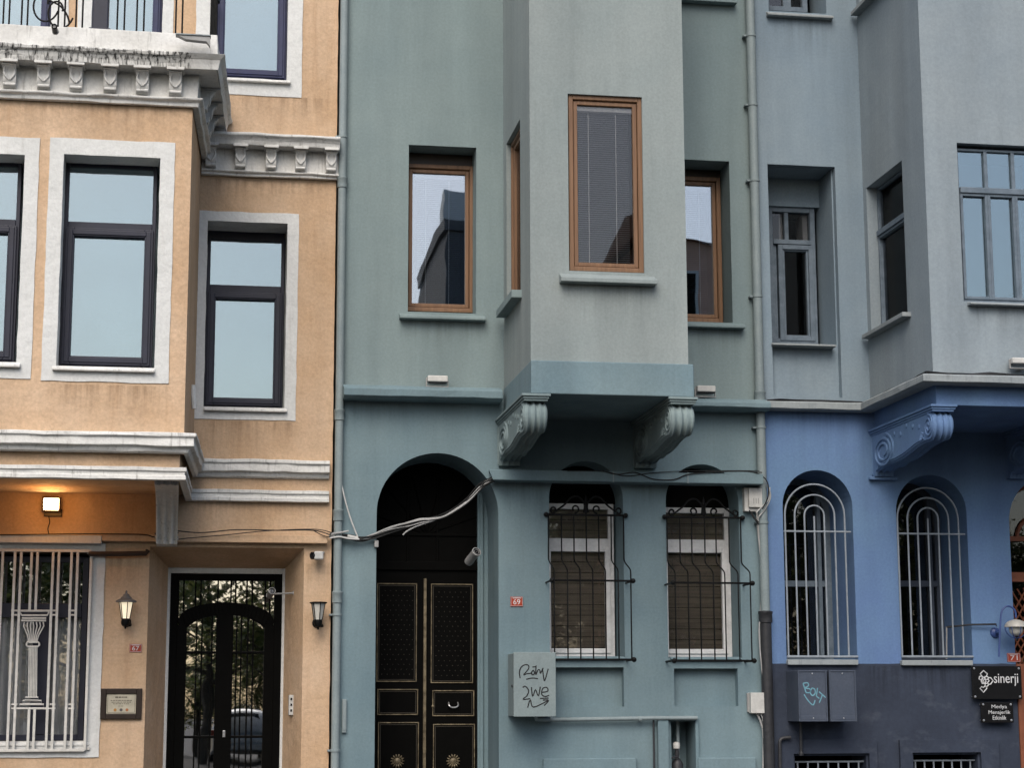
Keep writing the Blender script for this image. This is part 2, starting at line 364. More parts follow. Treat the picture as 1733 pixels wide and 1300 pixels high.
def dup(src, world, parent, rz=0.0):
    o = src.copy(); col.objects.link(o); o.parent = parent; WL[o] = Vector(world)
    o.location = Vector(world)-(WL[parent] if parent else Vector((0, 0, 0))); o.rotation_euler = (0, 0, rz)
    return o
def FR(Y): return lambda u, v, w: (u, Y+w, v)             # facade plane facing -Y
def LF(Xs): return lambda u, v, w: (Xs+w, u, v)           # side plane facing -X, u = y
def rect(x0, x1, z0, z1): return [(x0, z0), (x1, z0), (x1, z1), (x0, z1)]
def rough(poly, step=.14, amp=.004, seed=0.0):
    out = []
    for i in range(len(poly)):
        a, b = Vector(poly[i]), Vector(poly[(i+1) % len(poly)]); d = b-a; k = max(1, int(d.length/step))
        n = Vector((d.y, -d.x)).normalized() if d.length else Vector((0, 0))
        for j in range(k):
            p = a+d*(j/k)
            if j: p = p+n*(amp*pnoise((p.x*6+seed, p.y*6, seed*3)))
            out.append((p.x, p.y))
    return out
def arch(x0, x1, z0, zapex, n=22, rise=None):
    """opening with a (semi)circular head"""
    r = (x1-x0)/2; cx = (x0+x1)/2; rise = rise or r; zs = zapex-rise
    pts = [(x0, z0), (x1, z0)]
    for i in range(n+1):
        a = math.pi*i/n; pts.append((cx+r*math.cos(a), zs+rise*math.sin(a)))
    return pts
def room(parent, m, u0, u1, v0, v1, w0, d=.55, mt='room'):
    b = MB(); w1 = w0+d
    q = [m(u0, v0, w0), m(u1, v0, w0), m(u1, v1, w0), m(u0, v1, w0), m(u0, v0, w1), m(u1, v0, w1), m(u1, v1, w1), m(u0, v1, w1)]
    b.add(q, [(4, 5, 6, 7), (0, 1, 5, 4), (2, 3, 7, 6), (0, 4, 7, 3), (1, 2, 6, 5)])
    return build('room_lining', b, mt, parent)
def pane(parent, m, u0, u1, v0, v1, w, mt='glass', tilt=0.0):
    b = MB(); b.mbox(m, u0-.004, u1+.004, v0-.004, v1+.004, w, w+.006)
    return build('pane', b, mt, parent)
def text(name, s, x0, x1, z0, z1, Y, mt, parent, ext=.002, keep=False):
    cu = bpy.data.curves.new(name, 'FONT'); cu.body = s; cu.align_x = 'CENTER'; cu.extrude = .01; cu.resolution_u = 4
    t = bpy.data.objects.new(name, cu); col.objects.link(t); bpy.context.view_layer.update()
    me = bpy.data.meshes.new_from_object(t); bpy.data.objects.remove(t)
    xs = [v.co.x for v in me.vertices]; ys = [v.co.y for v in me.vertices]
    a, b, c, d = min(xs), max(xs), min(ys), max(ys)
    vs = [((v.co.x-a)/(b-a)*(x1-x0)+x0, Y+(-ext if v.co.z > 0 else .0005), (v.co.y-c)/(d-c)*(z1-z0)+z0) for v in me.vertices]
    mb = MB(); mb.add(vs, [tuple(p.vertices) for p in me.polygons])
    return build(name, mb, mt, parent)
def stroke(pts, Y, r): return [P(x, y, Y) for x, y in pts], r
def spline(pts, k=6):
    """Catmull-Rom through points"""
    pts = [Vector(p) for p in pts]; out = []
    for i in range(len(pts)-1):
        p0 = pts[max(i-1, 0)]; p1 = pts[i]; p2 = pts[i+1]; p3 = pts[min(i+2, len(pts)-1)]
        for j in range(k):
            t = j/k
            out.append(.5*((2*p1)+(p2-p0)*t+(2*p0-5*p1+4*p2-p3)*t*t+(3*p1-p0-3*p2+p3)*t**3))
    out.append(pts[-1]); return out

# ================================================================== THE SETTING
def ground_z(y): return 0.0 if y > -24 else min(.36, (-24-y)*.024)
b = MB()
ys = [2, -3.4, -24, -30, -39, -60, -200, -600]
for i in range(len(ys)-1):
    y0, y1 = ys[i], ys[i+1]
    b.add([(-600, y0, ground_z(y0)-.13), (600, y0, ground_z(y0)-.13), (600, y1, ground_z(y1)-.13), (-600, y1, ground_z(y1)-.13)], [(0, 1, 2, 3)])
b.add([(-600, 2, -.13), (600, 2, -.13), (600, 600, -.13), (-600, 600, -.13)], [(0, 1, 2, 3)])
MT['asphalt'] = surf('asphalt', (.034, .034, .036), (.026, .026, .028), bump=.4, fine=60, mottle=.6)
MT['paving'] = surf('paving_stone', (.055, .053, .05), (.042, .04, .038), bump=.3, fine=40, mottle=2)
build('ground', b, 'asphalt', kind='structure')
b = MB(); b.box(-14, 22, -3.0, .2, -.12, 0); pv = build('pavement', b, 'paving', kind='structure', bev=.01)
b = MB(); b.box(-14, 22, -3.15, -3.0, -.12, .004)
build('kerb', b, surf('kerb_stone', (.24, .235, .22), bump=.3, mottle=4), kind='structure', bev=.015)

# ================================================================== PEACH HOUSE (number 67)
f0 = FR(0)
YP = -1.55; fb = FR(YP)
XL = -3.7; XR = X(564.5, 650, 0); ZT = 10.6
peach = thing('peach_house', (-1.2, 0, 0), 'peach rendered house with white mouldings, balcony and projecting bay, number 67', 'house')

def rz(a, b_, c, d, Y): return rect(*RP(a, b_, c, d, Y))
# --- main wall
w3 = RP(347, 375, 485, 691, 0); w4 = RP(364, -170, 489, 134, 0); w5 = RP(158, -240, 279, 78, 0); w6 = RP(-70, -240, 92, 72, 0)
g1 = RP(-70, 929, 151, 1262, 0); dr = RP(248, 927, 512, 1300, 0)
din = RP(284, 966, 476, 1300, .62)
dhole = [(dr[0], 0.02), (dr[1], 0.02), (dr[1], dr[3]), (dr[0], dr[3])]
dinn = [(din[0], 0.02), (din[1], 0.02), (din[1], din[3]), (din[0], din[3])]
xcb = X(333, 550, 0); xc = X(319, 450, YP)
b = MB()
b.wall(f0, rough(rect(XL, XR, 0, ZT), .12, .006, 3), [(rough(rect(*w3), .12, .006, 1), .46), (rect(*w4), .22), (rect(*w5), .22), (rect(*w6), .22),
       (rough(rect(*g1), .12, .004, 2), .30), (dhole, .62, dinn)], rim=1.0)
build('wall', b, 'peach', peach)
b = MB(); b.box(XL+.02, XR-.02, 1.3, 9, 0, ZT-.02); build('rear_wall', b, 'peach', peach)
b = MB(); b.box(XL-.15, XR-.01, -.25, 9.2, ZT, ZT+.18); build('roof', b, 'surround', peach)

# --- bay
zb0 = Z(300, 802, YP); zb1 = Z(320, 120, YP)
zs = (Z(180, 737, YP)+Z(400, 782, 0))/2        # underside zone of the string course
xc2 = X(304, 775, YP); xcb2 = X(315, 815, 0)
W2 = RP(100, 262, 268, 628, YP); W1 = RP(-70, 258, 36, 620, YP)
b = MB()
b.wall(fb, [(XL, zs), (xc, zs), (xc, zb1), (XL, zb1)], [(rough(rect(*W1), .12, .006, 5), .32), (rough(rect(*W2), .12, .006, 6), .32)])
b.add([(xc, YP, zs), (xcb, 0, zs), (xcb, 0, zb1), (xc, YP, zb1)], [(0, 1, 2, 3)])
b.add([(XL, YP, zs), (XL, 0, zs), (XL, 0, zb1), (XL, YP, zb1)], [(0, 1, 2, 3)])
build('bay_wall', b, 'peach', peach)
b = MB()
YP2 = YP+.05
b.add([(XL, YP2, zb0), (xc2, YP2, zb0), (xcb2, 0, zb0), (XL, 0, zb0), (XL, YP2, zs), (xc2, YP2, zs), (xcb2, 0, zs), (XL, 0, zs)],
      [(0, 1, 2, 3), (4, 5, 6, 7), (0, 1, 5, 4), (1, 2, 6, 5), (0, 3, 7, 4)])
build('bay_base', b, 'peach', peach)

# --- string courses
def zpair(pf, pb): return (Z(pf[0], pf[1], YP-.09)+Z(pb[0], pb[1], -.09))/2
zt = zpair((200, 731), (440, 778))
pr = [(0, 0), (.10, 0), (.105, -.03), (.085, -.04), (.088, -.105), (.05, -.115), (.035, -.15), (0, -.16)]
b = MB(); b.sweep([(o, zt+z) for o, z in pr], [(XL, YP), (xc, YP), (xcb, 0), (XR-.03, 0)], jit=.012, seed=1)
build('string_course', b, 'white', peach, bev=.006)
zt = zpair((200, 787), (440, 829))
pr = [(0, 0), (.06, 0), (.06, -.03), (.045, -.035), (.045, -.065), (.055, -.07), (.055, -.1), (0, -.105)]
b = MB(); b.sweep([(o, zt+z) for o, z in pr], [(XL, YP2), (xc2, YP2), (xcb2, 0), (XR-.03, 0)], jit=.007, seed=2)
build('string_course', b, 'white', peach, bev=.005)

# --- top cornice of the bay with balcony on it
zc_sof = Z(150, 106, YP-.21); zc_m = Z(150, 79, YP-.26); zc_top = Z(150, 46, YP-.21); zc_f = Z(150, 158, YP-.08); zc_b = Z(150, 173, YP-.03)
pr = [(.0, zc_b), (.05, zc_b), (.055, zc_b+.03), (.085, zc_b+.045), (.09, zc_f), (.045, zc_f+.01), (.045, zc_sof), (.205, zc_sof), (.205, zc_m+.012), (.20, zc_top), (-.02, zc_top), (-.02, zc_sof+.05), (0, zc_sof)]
b = MB(); b.sweep(pr, [(XL, YP), (xc, YP), (xcb+.01, 0)], jit=.012, seed=4)
build('cornice', b, 'white', peach, bev=.006)
pr = [(.20, zc_sof+.004), (.212, zc_sof-.002), (.22, zc_sof+.035), (.232, zc_sof+.07), (.235, zc_m-.045), (.255, zc_m-.03), (.262, zc_m-.008), (.258, zc_m), (.20, zc_m+.015)]
b = MB(); b.sweep(pr, [(XL, YP), (xc-.02, YP)], jit=.012, seed=4); b2_ = MB().sweep(pr, [(xc-.02, YP), (xc, YP), (xcb+.01, 0)], jit=.012, seed=4)
build('drip_moulding', b, 'stained', peach, bev=.005); build('drip_moulding', b2_, 'white', peach, bev=.005)
b = MB(); b.box(XL, xc+.02, YP+.02, -.005, zc_sof+.08, zc_top-.05); build('balcony_floor', b, 'surround', peach)
# right-hand cornice on the flat wall
zr_m = Z(460, 226, -.22); zr_s = Z(460, 246, -.18); zr_f = Z(450, 291, -.05); zr_b = Z(450, 301, 0)
pr = [(0, zr_b), (.05, zr_b), (.05, zr_b+.02), (.075, zr_b+.03), (.08, zr_f), (.04, zr_f+.01), (.04, zr_s), (.17, zr_s), (.185, zr_s+.04), (.20, zr_s+.06), (.225, zr_m-.02), (.225, zr_m), (0, zr_m+.03)]
b = MB(); b.sweep(pr, [(xcb+.005, 0), (XR+.02, 0)], jit=.01, seed=8)
build('cornice', b, 'white', peach, bev=.005)
# modillions
def modillion_mb(depth, h, wd):
    b = MB()
    m = lambda u, v, w: (w, -u, v)
    prof = [(0, 0), (.035, .005)]
    for i in range(13):
        t = i/12
        prof.append((.045+(depth-.06)*t**1.6+.012*math.sin(t*math.pi*2), .015+(h*.74)*t))
    prof += [(depth, h*.82), (depth-.01, h*.88), (0, h*.88)]
    b.prism(prof, m, -wd/2, wd/2)
    b.mbox(m, 0, depth+.03, h*.885, h, -wd/2-.018, wd/2+.018)
    for sgn in (-1, 1):           # leaf relief on the face
        pts = []
        for i in range(9):
            t = i/8; o = .045+(depth-.06)*(.25+.7*t)**1.6+.012*math.sin((.25+.7*t)*math.pi*2)
            pts.append((sgn*wd*(.04+.36*math.sin(t*math.pi*.8)), -(o+.004), .015+h*.74*(.25+.7*t)))
        b.tube(pts, [.004+.008*math.sin(math.pi*min(1, .1+i/8)) for i in range(9)], 6)
    b.tube([(-wd/2+.005, -.048, .02), (wd/2-.005, -.048, .02)], .014, 8)
    return b
hm = zc_sof-zc_f-.02
first = None
for k, px in enumerate((-42, 15, 73, 128, 186, 241, 297)):
    x = X(px, 130, YP-.15); q = (x, YP-.045, zc_sof-hm+.005)
    if first is None:
        mb = modillion_mb(.14, hm, .105); mb.v = [(v[0]+q[0], v[1]+q[1], v[2]+q[2]) for v in mb.v]
        first = build('modillion', mb, 'white', peach, bev=.004); mloc = WL[first]-Vector(q)
    else: dup(first, Vector(q)+mloc, peach)
for k in range(4):                # along the bay's return
    t = (.22+.24*k); p = Vector((xc, YP, 0)).lerp(Vector((xcb, 0, 0)), t)
    q = Vector((p.x+.045, p.y, zc_sof-hm+.005)); ml = Matrix.Rotation(math.pi/2, 3, 'Z') @ mloc
    dup(first, q+ml, peach, math.pi/2)
hr = zr_s-zr_f-.015; fr2 = None
for px in (357, 407, 459, 509, 561):
    x = X(px, 262, -.12); q = (x, -.04, zr_s-hr+.005)
    if fr2 is None:
        mb = modillion_mb(.12, hr, .095); mb.v = [(v[0]+q[0], v[1]+q[1], v[2]+q[2]) for v in mb.v]
        fr2 = build('modillion', mb, 'white', peach, bev=.004); ml2 = WL[fr2]-Vector(q)
    else: dup(fr2, Vector(q)+ml2, peach)

# --- balcony railing
zr0 = zc_top-.01; rl = MB(); YR = YP-.12
x_end = xc+.12
rl.tube([(XL, YR, zr0+.95), (x_end, YR, zr0+.95), (xcb+.12, -.02, zr0+.95)], .018)
rail = build('balcony_railing', rl, 'black', peach, smooth=True)
pxs = [6, 16, 37, 47, 99, 110, 129, 140, 199, 211, 232, 244, 298, 309, -20, -31]
bar0 = None
for px in pxs:
    x = X(px, 20, YR)
    if bar0 is None:
        mb = MB().tube([(x, YR, zr0-.01), (x, YR, zr0+.95)], .0075, 6); bar0 = build('bar', mb, 'black', rail)
        bx0 = x
    else: dup(bar0, WL[bar0]+Vector((x-bx0, 0, 0)), rail)
for k in range(5):
    p = Vector((x_end, YR, 0)).lerp(Vector((xcb+.12, -.02, 0)), (k+1)/6)
    dup(bar0, Vector((p.x, p.y, WL[bar0].z)), rail)
# scrolls
for (cx, cy, sg) in ((74, 6, 1), (99, 18, 1)):
    pts = []
    for i in range(26):
        a = i/25*math.pi*1.9; r = .045+.13*i/25
        pts.append(P(cx, cy, YR)+Vector((sg*r*math.cos(a)*.7, 0, r*math.sin(a))))
    build('scroll', MB().tube(pts, .008, 6), 'black', rail, smooth=True)
build('scroll', MB().tube(spline([P(82, 0, YR), P(100, 8, YR), P(112, 22, YR), P(118, 38, YR)]), .008, 6), 'black', rail, smooth=True)
b = MB(); q = P(170, 44, YR+.05); b.box(q.x-.09, q.x+.09, q.y-.09, q.y+.09, zr0-.02, zr0+.035); b.box(q.x-.065, q.x+.065, q.y-.065, q.y+.065, zr0+.03, zr0+.5)
build('railing_post', b, 'navy', rail, bev=.01)

# --- windows of the peach house
def dark_window(parent, Y, frame, upper, transom, lower, sash=True, lin='curtain', name='window', gm='glass_sky', ft=.032, mt='navy'):
    """all in pixels on plane Y: frame outer, upper glass, transom band, lower glass"""
    m = FR(Y); x0, x1, z0, z1 = RP(*frame, Y)
    b = MB(); b.ring(m, x0, x1, z0, z1, ft, -.02, .05)
    panes = []
    if transom:
        tz1, tz0 = Z(frame[0], transom[0], Y), Z(frame[0], transom[1], Y)
        mx = (frame[0]+frame[2])/2; tz1, tz0 = Z(mx, transom[0], Y), Z(mx, transom[1], Y)
        b.mbox(m, x0+ft, x1-ft, tz0, tz1, -.025, .05)
        panes.append((x0+ft, x1-ft, tz1, z1-ft)); lz1 = tz0
    else: lz1 = z1-ft
    if sash:
        s = (x0+.018, x1-.018, z0+.012, lz1+.01)
        b.ring(m, s[0], s[1], s[2], s[3], .07, -.048, .03)
        b.ring(m, s[0]+.018, s[1]-.018, s[2]+.018, s[3]-.018, .04, -.058, -.04)
        panes.append((s[0]+.07, s[1]-.07, s[2]+.07, s[3]-.07))
    else: panes.append((x0+ft, x1-ft, z0+ft, lz1))
    win = build(name, b, mt, parent, bev=.004)
    for p in panes: pane(win, m, *p, .0, gm)
    if lin:
        room(win, m, x0-.02, x1+.02, z0-.02, z1+.02, .08, .35, 'palelining' if lin == 'pale' else 'room')
    if lin == 'curtain':
        c = MB(); n = 60; vs = []; fs = []
        for i in range(n+1):
            u = x0+(x1-x0)*i/n; d = .13+.02*math.sin(i*1.3)+.012*math.sin(i*.47)
            vs += [m(u, z0, d), m(u, z1, d)]
        fs = [(2*i, 2*i+2, 2*i+3, 2*i+1) for i in range(n)]
        build('curtain', c.add(vs, fs), 'curtain', win, smooth=True)
    return win
def surround(parent, Y, outer, inner, proud=.008, seed=0, deep=.17):
    m = FR(Y); o = rough(rz(*outer, Y), .1, .010, seed); i = rough(rz(*inner, Y), .1, .006, seed+4)
    b = MB()
    b.wall(lambda u, v, w: m(u, v, w-proud), o, [(i, proud+deep)], rim=proud)
    return build('window_surround', b, 'surround', parent)
def sill(parent, a, b_, c, d, Y, out, mt, thick_back=.0, bev=.006, name='window_sill'):
    x0, x1, z0, z1 = RP(a, b_, c, d, Y-out)
    h = z1-z0; zf = z0+h*.42
    b = MB().add([(x0, Y-out, z0), (x1, Y-out, z0), (x1, Y+thick_back, z0), (x0, Y+thick_back, z0), (x0, Y-out, zf), (x1, Y-out, zf), (x1, Y, z1), (x0, Y, z1), (x1, Y+thick_back, z1+.004), (x0, Y+thick_back, z1+.004)],
             [(0, 3, 2, 1), (0, 1, 5, 4), (4, 5, 6, 7), (7, 6, 8, 9), (1, 2, 8, 6, 5), (0, 4, 7, 9, 3), (2, 3, 9, 8)])
    return build(name, b, mt, parent, bev=min(bev, h*.15))
surround(peach, YP, (77, 237, 291, 647), (101.5, 264, 266.5, 626.5), seed=1, deep=.27)
surround(peach, YP, (-90, 230, 60, 640), (-69, 260, 35, 618), seed=2, deep=.27)
dark_window(peach, YP+.27, (106, 278, 262, 622), None, (378, 391), None, lin='pale')
dark_window(peach, YP+.27, (-70, 274, 31, 612), None, (371, 384), None, lin='pale')
surround(peach, 0, (323, 359, 503, 711), (348, 376, 484, 690), seed=3, deep=.38)
dark_window(peach, .38, (348, 402, 480, 690), None, (484, 498), None, lin='pale')
b = MB(); x0, x1, z0, z1 = RP(348, 397, 480, 403, .38); b.box(x0-.01, x1+.01, .36, .44, z0, z1+.08); build('dark_head_panel', b, 'navy', peach)
surround(peach, 0, (333, -190, 513, 161), (365, -169, 488, 133), seed=4, deep=.1)
dark_window(peach, .12, (366, -165, 487, 134), None, None, None, lin='pale', mt='navyblue')
surround(peach, 0, (136, -260, 297, 80), (159, -239, 278, 78), seed=5, deep=.1)
dark_window(peach, .12, (160, -235, 278, 78), None, None, None, lin='pale', mt='navyblue')
dark_window(peach, .12, (-68, -235, 91, 72), None, None, None, lin='pale', mt='navyblue')
surround(peach, 0, (-90, -260, 120, 74), (-69, -239, 91, 72), seed=7, deep=.1)
sill(peach, 88, 619, 262, 628, YP, .05, 'white', .27); sill(peach, -80, 610, 34, 620, YP, .05, 'white', .27)
sill(peach, 345, 688, 486, 696, 0, .05, 'white', .38); sill(peach, 362, 130, 492, 137, 0, .05, 'white', .2)
# --- beam over the ground floor
x0, x1, z0, z1 = RP(-100, 905, 172, 919, -.09); b = MB(); b.box(x0, x1, -.09, .0, z0, z1); build('lintel_band', b, 'surround', peach, bev=.006)
x0b, x1b, z0, z1 = RP(172, 905, 558, 918, -.09); b = MB(); b.box(x1+.002, XR-.04, -.085, .0, z0, z1); build('lintel_band', b, 'peach', peach, bev=.006)
# --- ground window
surround(peach, 0, (-90, 919, 173, 1283), (-69, 930.5, 150, 1260.5), .012, seed=6, deep=.14)
Yg = .13; m = FR(Yg); x0, x1, z0, z1 = RP(-70, 942, 146, 1254, Yg)
b = MB(); b.ring(m, x0, x1, z0, z1, .05, -.02, .05)
tz1, tz0 = Z(80, 1022, Yg), Z(80, 1046, Yg); b.mbox(m, x0+.05, x1-.05, tz0, tz1, -.03, .05)
mx0, mx1 = X(54, 1140, Yg), X(84, 1140, Yg); b.mbox(m, mx0, mx1, z0+.05, tz0, -.03, .05)
win = build('window', b, 'navy', peach, bev=.004)
pane(win, m, x0+.05, x1-.05, tz1, z1-.05, 0, 'glass_mid'); pane(win, m, x0+.05, mx0, z0+.05, tz0, 0, 'glass_low'); pane(win, m, mx1, x1-.05, z0+.05, tz0, 0, 'glass_low')
room(win, m, x0-.02, x1+.02, z0-.02, z1+.02, .052, .5)
c = MB(); n = 90; vs = []
for i in range(n+1):
    u = x0+(x1-x0)*i/n; d = .055+.016*math.sin(i*1.1)+.010*math.sin(i*.41)
    vs += [m(u, z0, d), m(u, tz0+.02, d)]
build('curtain', c.add(vs, [(2*i, 2*i+2, 2*i+3, 2*i+1) for i in range(n)]), 'curtain', win, smooth=True)
sill(peach, -80, 1256, 150, 1264, 0, .02, 'surround', .12)
# --- white grille with a column ornament
Yq = -.045
gr = MB()
def gpt(px, py): return P(px, py, Yq)
xl, xr_, zb_, zt_ = RP(-70, 932, 149, 1271, Yq)
grille = group_part('window_grille', peach, gpt(60, 1271))
build('rail', MB().box(xl, xr_, Yq-.012, Yq+.012, zt_-.012, zt_+.012), 'grille', grille, bev=.003)
build('rail', MB().box(xl, xr_, Yq-.012, Yq+.012, zb_-.012, zb_+.012), 'grille', grille, bev=.003)
for px, py in ((-20, 935), (149, 935), (-20, 1268), (149, 1268)):
    q = gpt(px, py); build('fixing', MB().box(q.x-.011, q.x+.011, Yq+.013, .05, q.z-.011, q.z+.011), 'grille', grille)
def gbar(px_top, y0, y1):
    x = X(px_top, (y0+y1)/2, Yq); z1_, z0_ = Z(60, y0, Yq), Z(60, y1, Yq)
    build('bar', MB().box(x-.011, x+.011, Yq-.009, Yq+.009, z0_, z1_), 'grille', grille, bev=.002)
for px in (-12, -2, 19, 29.5, 84, 94, 115.5, 126, 149): gbar(px, 932, 1271)
for px in (52, 62): gbar(px, 932, 1034)
for px in (48, 57.5): gbar(px, 1200, 1271)
orn = MB()
def sq(pts, r=.0085, closed=False): orn.tube([gpt(*p) for p in pts], r, 6, closed)
for y in (1034, 1041.5, 1193, 1200):
    for a_, c_ in ((19, 29.5), (84, 94), (115.5, 126)): build('link', MB().tube([gpt(a_, y), gpt(c_, y)], .008, 6), 'grille', grille)
sq([(29.5, 1034.5), (84, 1034.5)], .01); sq([(33, 1036), (37, 1042), (80, 1042), (83, 1036)]); sq([(37, 1047), (78, 1047)]); sq([(36, 1051), (78, 1051)])
for k in range(7):
    xt = 40+k*5.7; cxm = 57+(k-3)*.9; xb_ = 55.5+(k-3)*2.0
    sq(spline([(xb_, 1089), (cxm+(k-3)*2.3, 1072), (xt-.5+(k-3)*.5, 1057), (xt, 1052.5), (xt+2.5, 1053.5), (xt+2+(k-3)*.2, 1060)], 4) if False else [(xb_, 1089), (xb_+(xt-xb_)*.3, 1076), (xt-(0), 1060), (xt+(1.3 if k < 3 else -1.3), 1053)], .006)
sq([(47, 1087), (64, 1087), (66.5, 1089.5), (66.5, 1092.5), (64, 1095), (47, 1095), (45, 1092.5), (45, 1089.5)], .0085, True)
for k in range(6): sq([(49.5+k*2.6, 1095), (48.5+k*2.6, 1181)], .0055)
sq([(43, 1181), (64.5, 1181), (65, 1186), (42.5, 1186)], .007, True)
sq([(38.5, 1186.5), (70, 1186.5), (70.5, 1192), (38, 1192)], .007, True)
sq([(33, 1193), (74, 1193), (74.5, 1199.5), (32.5, 1199.5)], .008, True); sq([(29, 1200), (84, 1200)], .009)
build('column_ornament', orn, 'grille', grille, smooth=True)
# --- bay bracket
YB0 = YP+.12
b = MB()
zt = zb0; zf = Z(283, 924, -.1)
prof = [(0, zt), (-1.30, zt)]
for i in range(16):
    t = i/15; prof.append((-1.28+.98*t**.5, zt-.06-(zt-zf-.10)*t**1.5))
prof += [(-.28, zf), (0, zf)]
xb0, xb1 = X(262, 810, -1.2), X(303, 810, -1.2)
xw0, xw1 = X(265, 905, -.12), X(300, 905, -.12)
ns = 12; vs = []; fs = []
n = len(prof)
for k in range(ns+1):
    t = k/ns; ins = (0, .0, .03, .03, 0, 0, .03, .03, 0, 0, .03, .03, 0)[k]
    for (y, z) in prof:
        f = max(0, min(1, -y/1.2)); xx = (xw0+(xw1-xw0)*t)*(1-f)+(xb0+(xb1-xb0)*t)*f
        vs.append((xx, min(0, y+(ins if y < -.05 else 0)), z))
for k in range(ns):
    for q in range(n): fs.append((k*n+q, k*n+(q+1) % n, (k+1)*n+(q+1) % n, (k+1)*n+q))
fs += [tuple(range(n-1, -1, -1)), tuple(range(ns*n, (ns+1)*n))]
b.add(vs, fs); build('bay_bracket', b, 'white', peach, bev=.004)
# --- entrance door: black iron and glass
Yd = .60; m = FR(Yd)
x0, x1, _, z1 = RP(284, 969, 476, 1300, Yd); z0 = .06
door = MB(); door.ring(m, x0, x1, z0, z1, .075, -.03, .05)
za_o, za_s = Z(378, 1020, Yd), Z(378, 1052, Yd); cx = (x0+x1)/2; hw = (x1-x0)/2-.07
def arc_z(t, top, spring): return spring+(top-spring)*math.sqrt(max(0, 1-t*t))
n = 24; outer = [(cx+hw*(-1+2*i/n), arc_z(-1+2*i/n, za_o, za_s)) for i in range(n+1)]
zi_o, zi_s = Z(378, 1041, Yd), Z(378, 1078, Yd); hi = hw-.06
inner = [(cx+hi*(1-2*i/n), arc_z(1-2*i/n, zi_o, zi_s)) for i in range(n+1)]
for i in range(n):                       # arched head piece, in wedges
    a, b2 = outer[i], outer[i+1]; c_, d_ = inner[n-i-1], inner[n-i]
    door.prism([a, b2, c_, d_], m, -.035, .03)
xs0, xs1 = X(364, 1150, Yd), X(393, 1150, Yd)
door.mbox(m, xs0, xs1, z0, zi_o+.02, -.034, .03)
door.mbox(m, x0+.07, cx-hi+.03, z0, zi_s+.1, -.036, .03); door.mbox(m, cx+hi-.03, x1-.07, z0, zi_s+.1, -.036, .03)
zk = Z(378, 1275+40, Yd); door.mbox(m, x0+.07, x1-.07, z0, .42, -.02, .03)
for py in (1105, 1248): 
    zz = Z(378, py, Yd); door.mbox(m, x0+.07, xs0, zz-.011, zz+.011, -.03, -.008); door.mbox(m, xs1, x1-.07, zz-.011, zz+.011, -.03, -.008)
dobj = build('door', door, 'doorblack', peach, bev=.004)
for (a, c_) in ((x0+.07, xs0+.01), (xs1-.01, x1-.07)): pane(dobj, m, a, c_, .42, zi_o, .012, 'glass_door')
pane(dobj, m, x0+.07, x1-.07, za_s-.05, z1-.06, .022, 'glass_door')
room(dobj, m, x0-.01, x1+.01, z0, z1, .06, .6)
for px in (302, 311, 331, 340, 357, 399, 407, 418, 427, 447):
    xx = X(px, 1150, Yd); ztop = arc_z((xx-cx)/hi, zi_o, zi_s)+.02
    build('bar', MB().box(xx-.0065, xx+.0065, Yd-.028, Yd-.012, .42, ztop), 'doorblack', dobj)
for px in (294, 302, 311, 331, 340, 369, 391, 399, 418, 427, 449, 457):
    xx = X(px, 1005, Yd); zz = arc_z((xx-cx)/hw, za_o, za_s)-.02
    build('bar', MB().box(xx-.0065, xx+.0065, Yd-.028, Yd-.012, zz, z1-.05), 'doorblack', dobj)
q = P(379, 1243, Yd-.05); build('lock', MB().box(q.x-.012, q.x+.012, q.y, q.y+.03, q.z-.03, q.z+.03), 'steel', dobj, bev=.003)
b = MB(); b.ring(FR(.55), x0-.045, x1+.045, 0, z1+.035, .05, 0, .06); build('door_lining', b, 'surround', peach, bev=.005)
b = MB(); b.box(dr[0]-.05, dr[1]+.05, -.25, .62, 0, .06); build('door_step', b, 'paving', peach, bev=.01)
# --- curb-pipe over the ground window
build('conduit', MB().tube([P(150, 938, -.06), P(196, 938, -.06), P(247, 937, -.06), P(250, 932, -.05)], .022, 8), plain('brown_conduit', (.045, .028, .018)), peach, smooth=True)

# white cable duct on the corner of the bay
build('cable_duct', MB().tube([P(327, 188, -1.0), P(325, 290, -1.0), P(323, 366, -1.0)], .014, 8), 'surround', peach, smooth=True)
build('cable_duct', MB().tube([P(326, 652, -.6), P(329, 692, -.6)], .022, 8), 'surround', peach, smooth=True)

# ================================================================== GREY HOUSE (number 69)
GX0 = X(574, 650, 0); GX1 = X(1291, 750, 0)
grey = thing('grey_house', ((GX0+GX1)/2, 0, 0), 'grey green rendered house with square bay and carved brackets, number 69', 'house')
YG = -1.45; fg = FR(YG)
zband = Z(716, 664, 0)
# openings
gl = RP(691, 247, 806, 529, 0); grr = RP(1148, 271, 1237, 545, 0)
gt = RP(1150, -200, 1242, -2, 0)
ga = [(930, 1056, 781, 1113), (1129, 1253, 786, 1114)]
def arch_px(a, c, ya, yb, Y, rise=None):
    x0, x1 = X(a, (yb+860)/2, Y), X(c, (yb+860)/2, Y); mx = (a+c)/2
    return arch(x0, x1, Z(mx, yb, Y), Z(mx, ya, Y), rise=rise)
dx0, dx1 = X(635.5, 1080, 0), X(844, 1080, 0); dapex = Z(738, 767, 0)
dpoly = arch(dx0, dx1, .3, dapex, n=30)
panels = [RP(941, 1130, 1056, 1197, 0), RP(1141, 1132, 1249, 1196, 0)]
niche = RP(1136, 1218, 1177, 1300, 0); nz = (niche[0], niche[1], .25, niche[3])
b = MB()
zsplit = zband
b.wall(f0, rect(GX0, GX1, zsplit, ZT), [(rough(rect(*gl), .15, .003, 1), .34), (rough(rect(*grr), .15, .003, 2), .40), (rect(*gt), .34)], rim=1.0)
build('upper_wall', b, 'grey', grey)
b = MB()
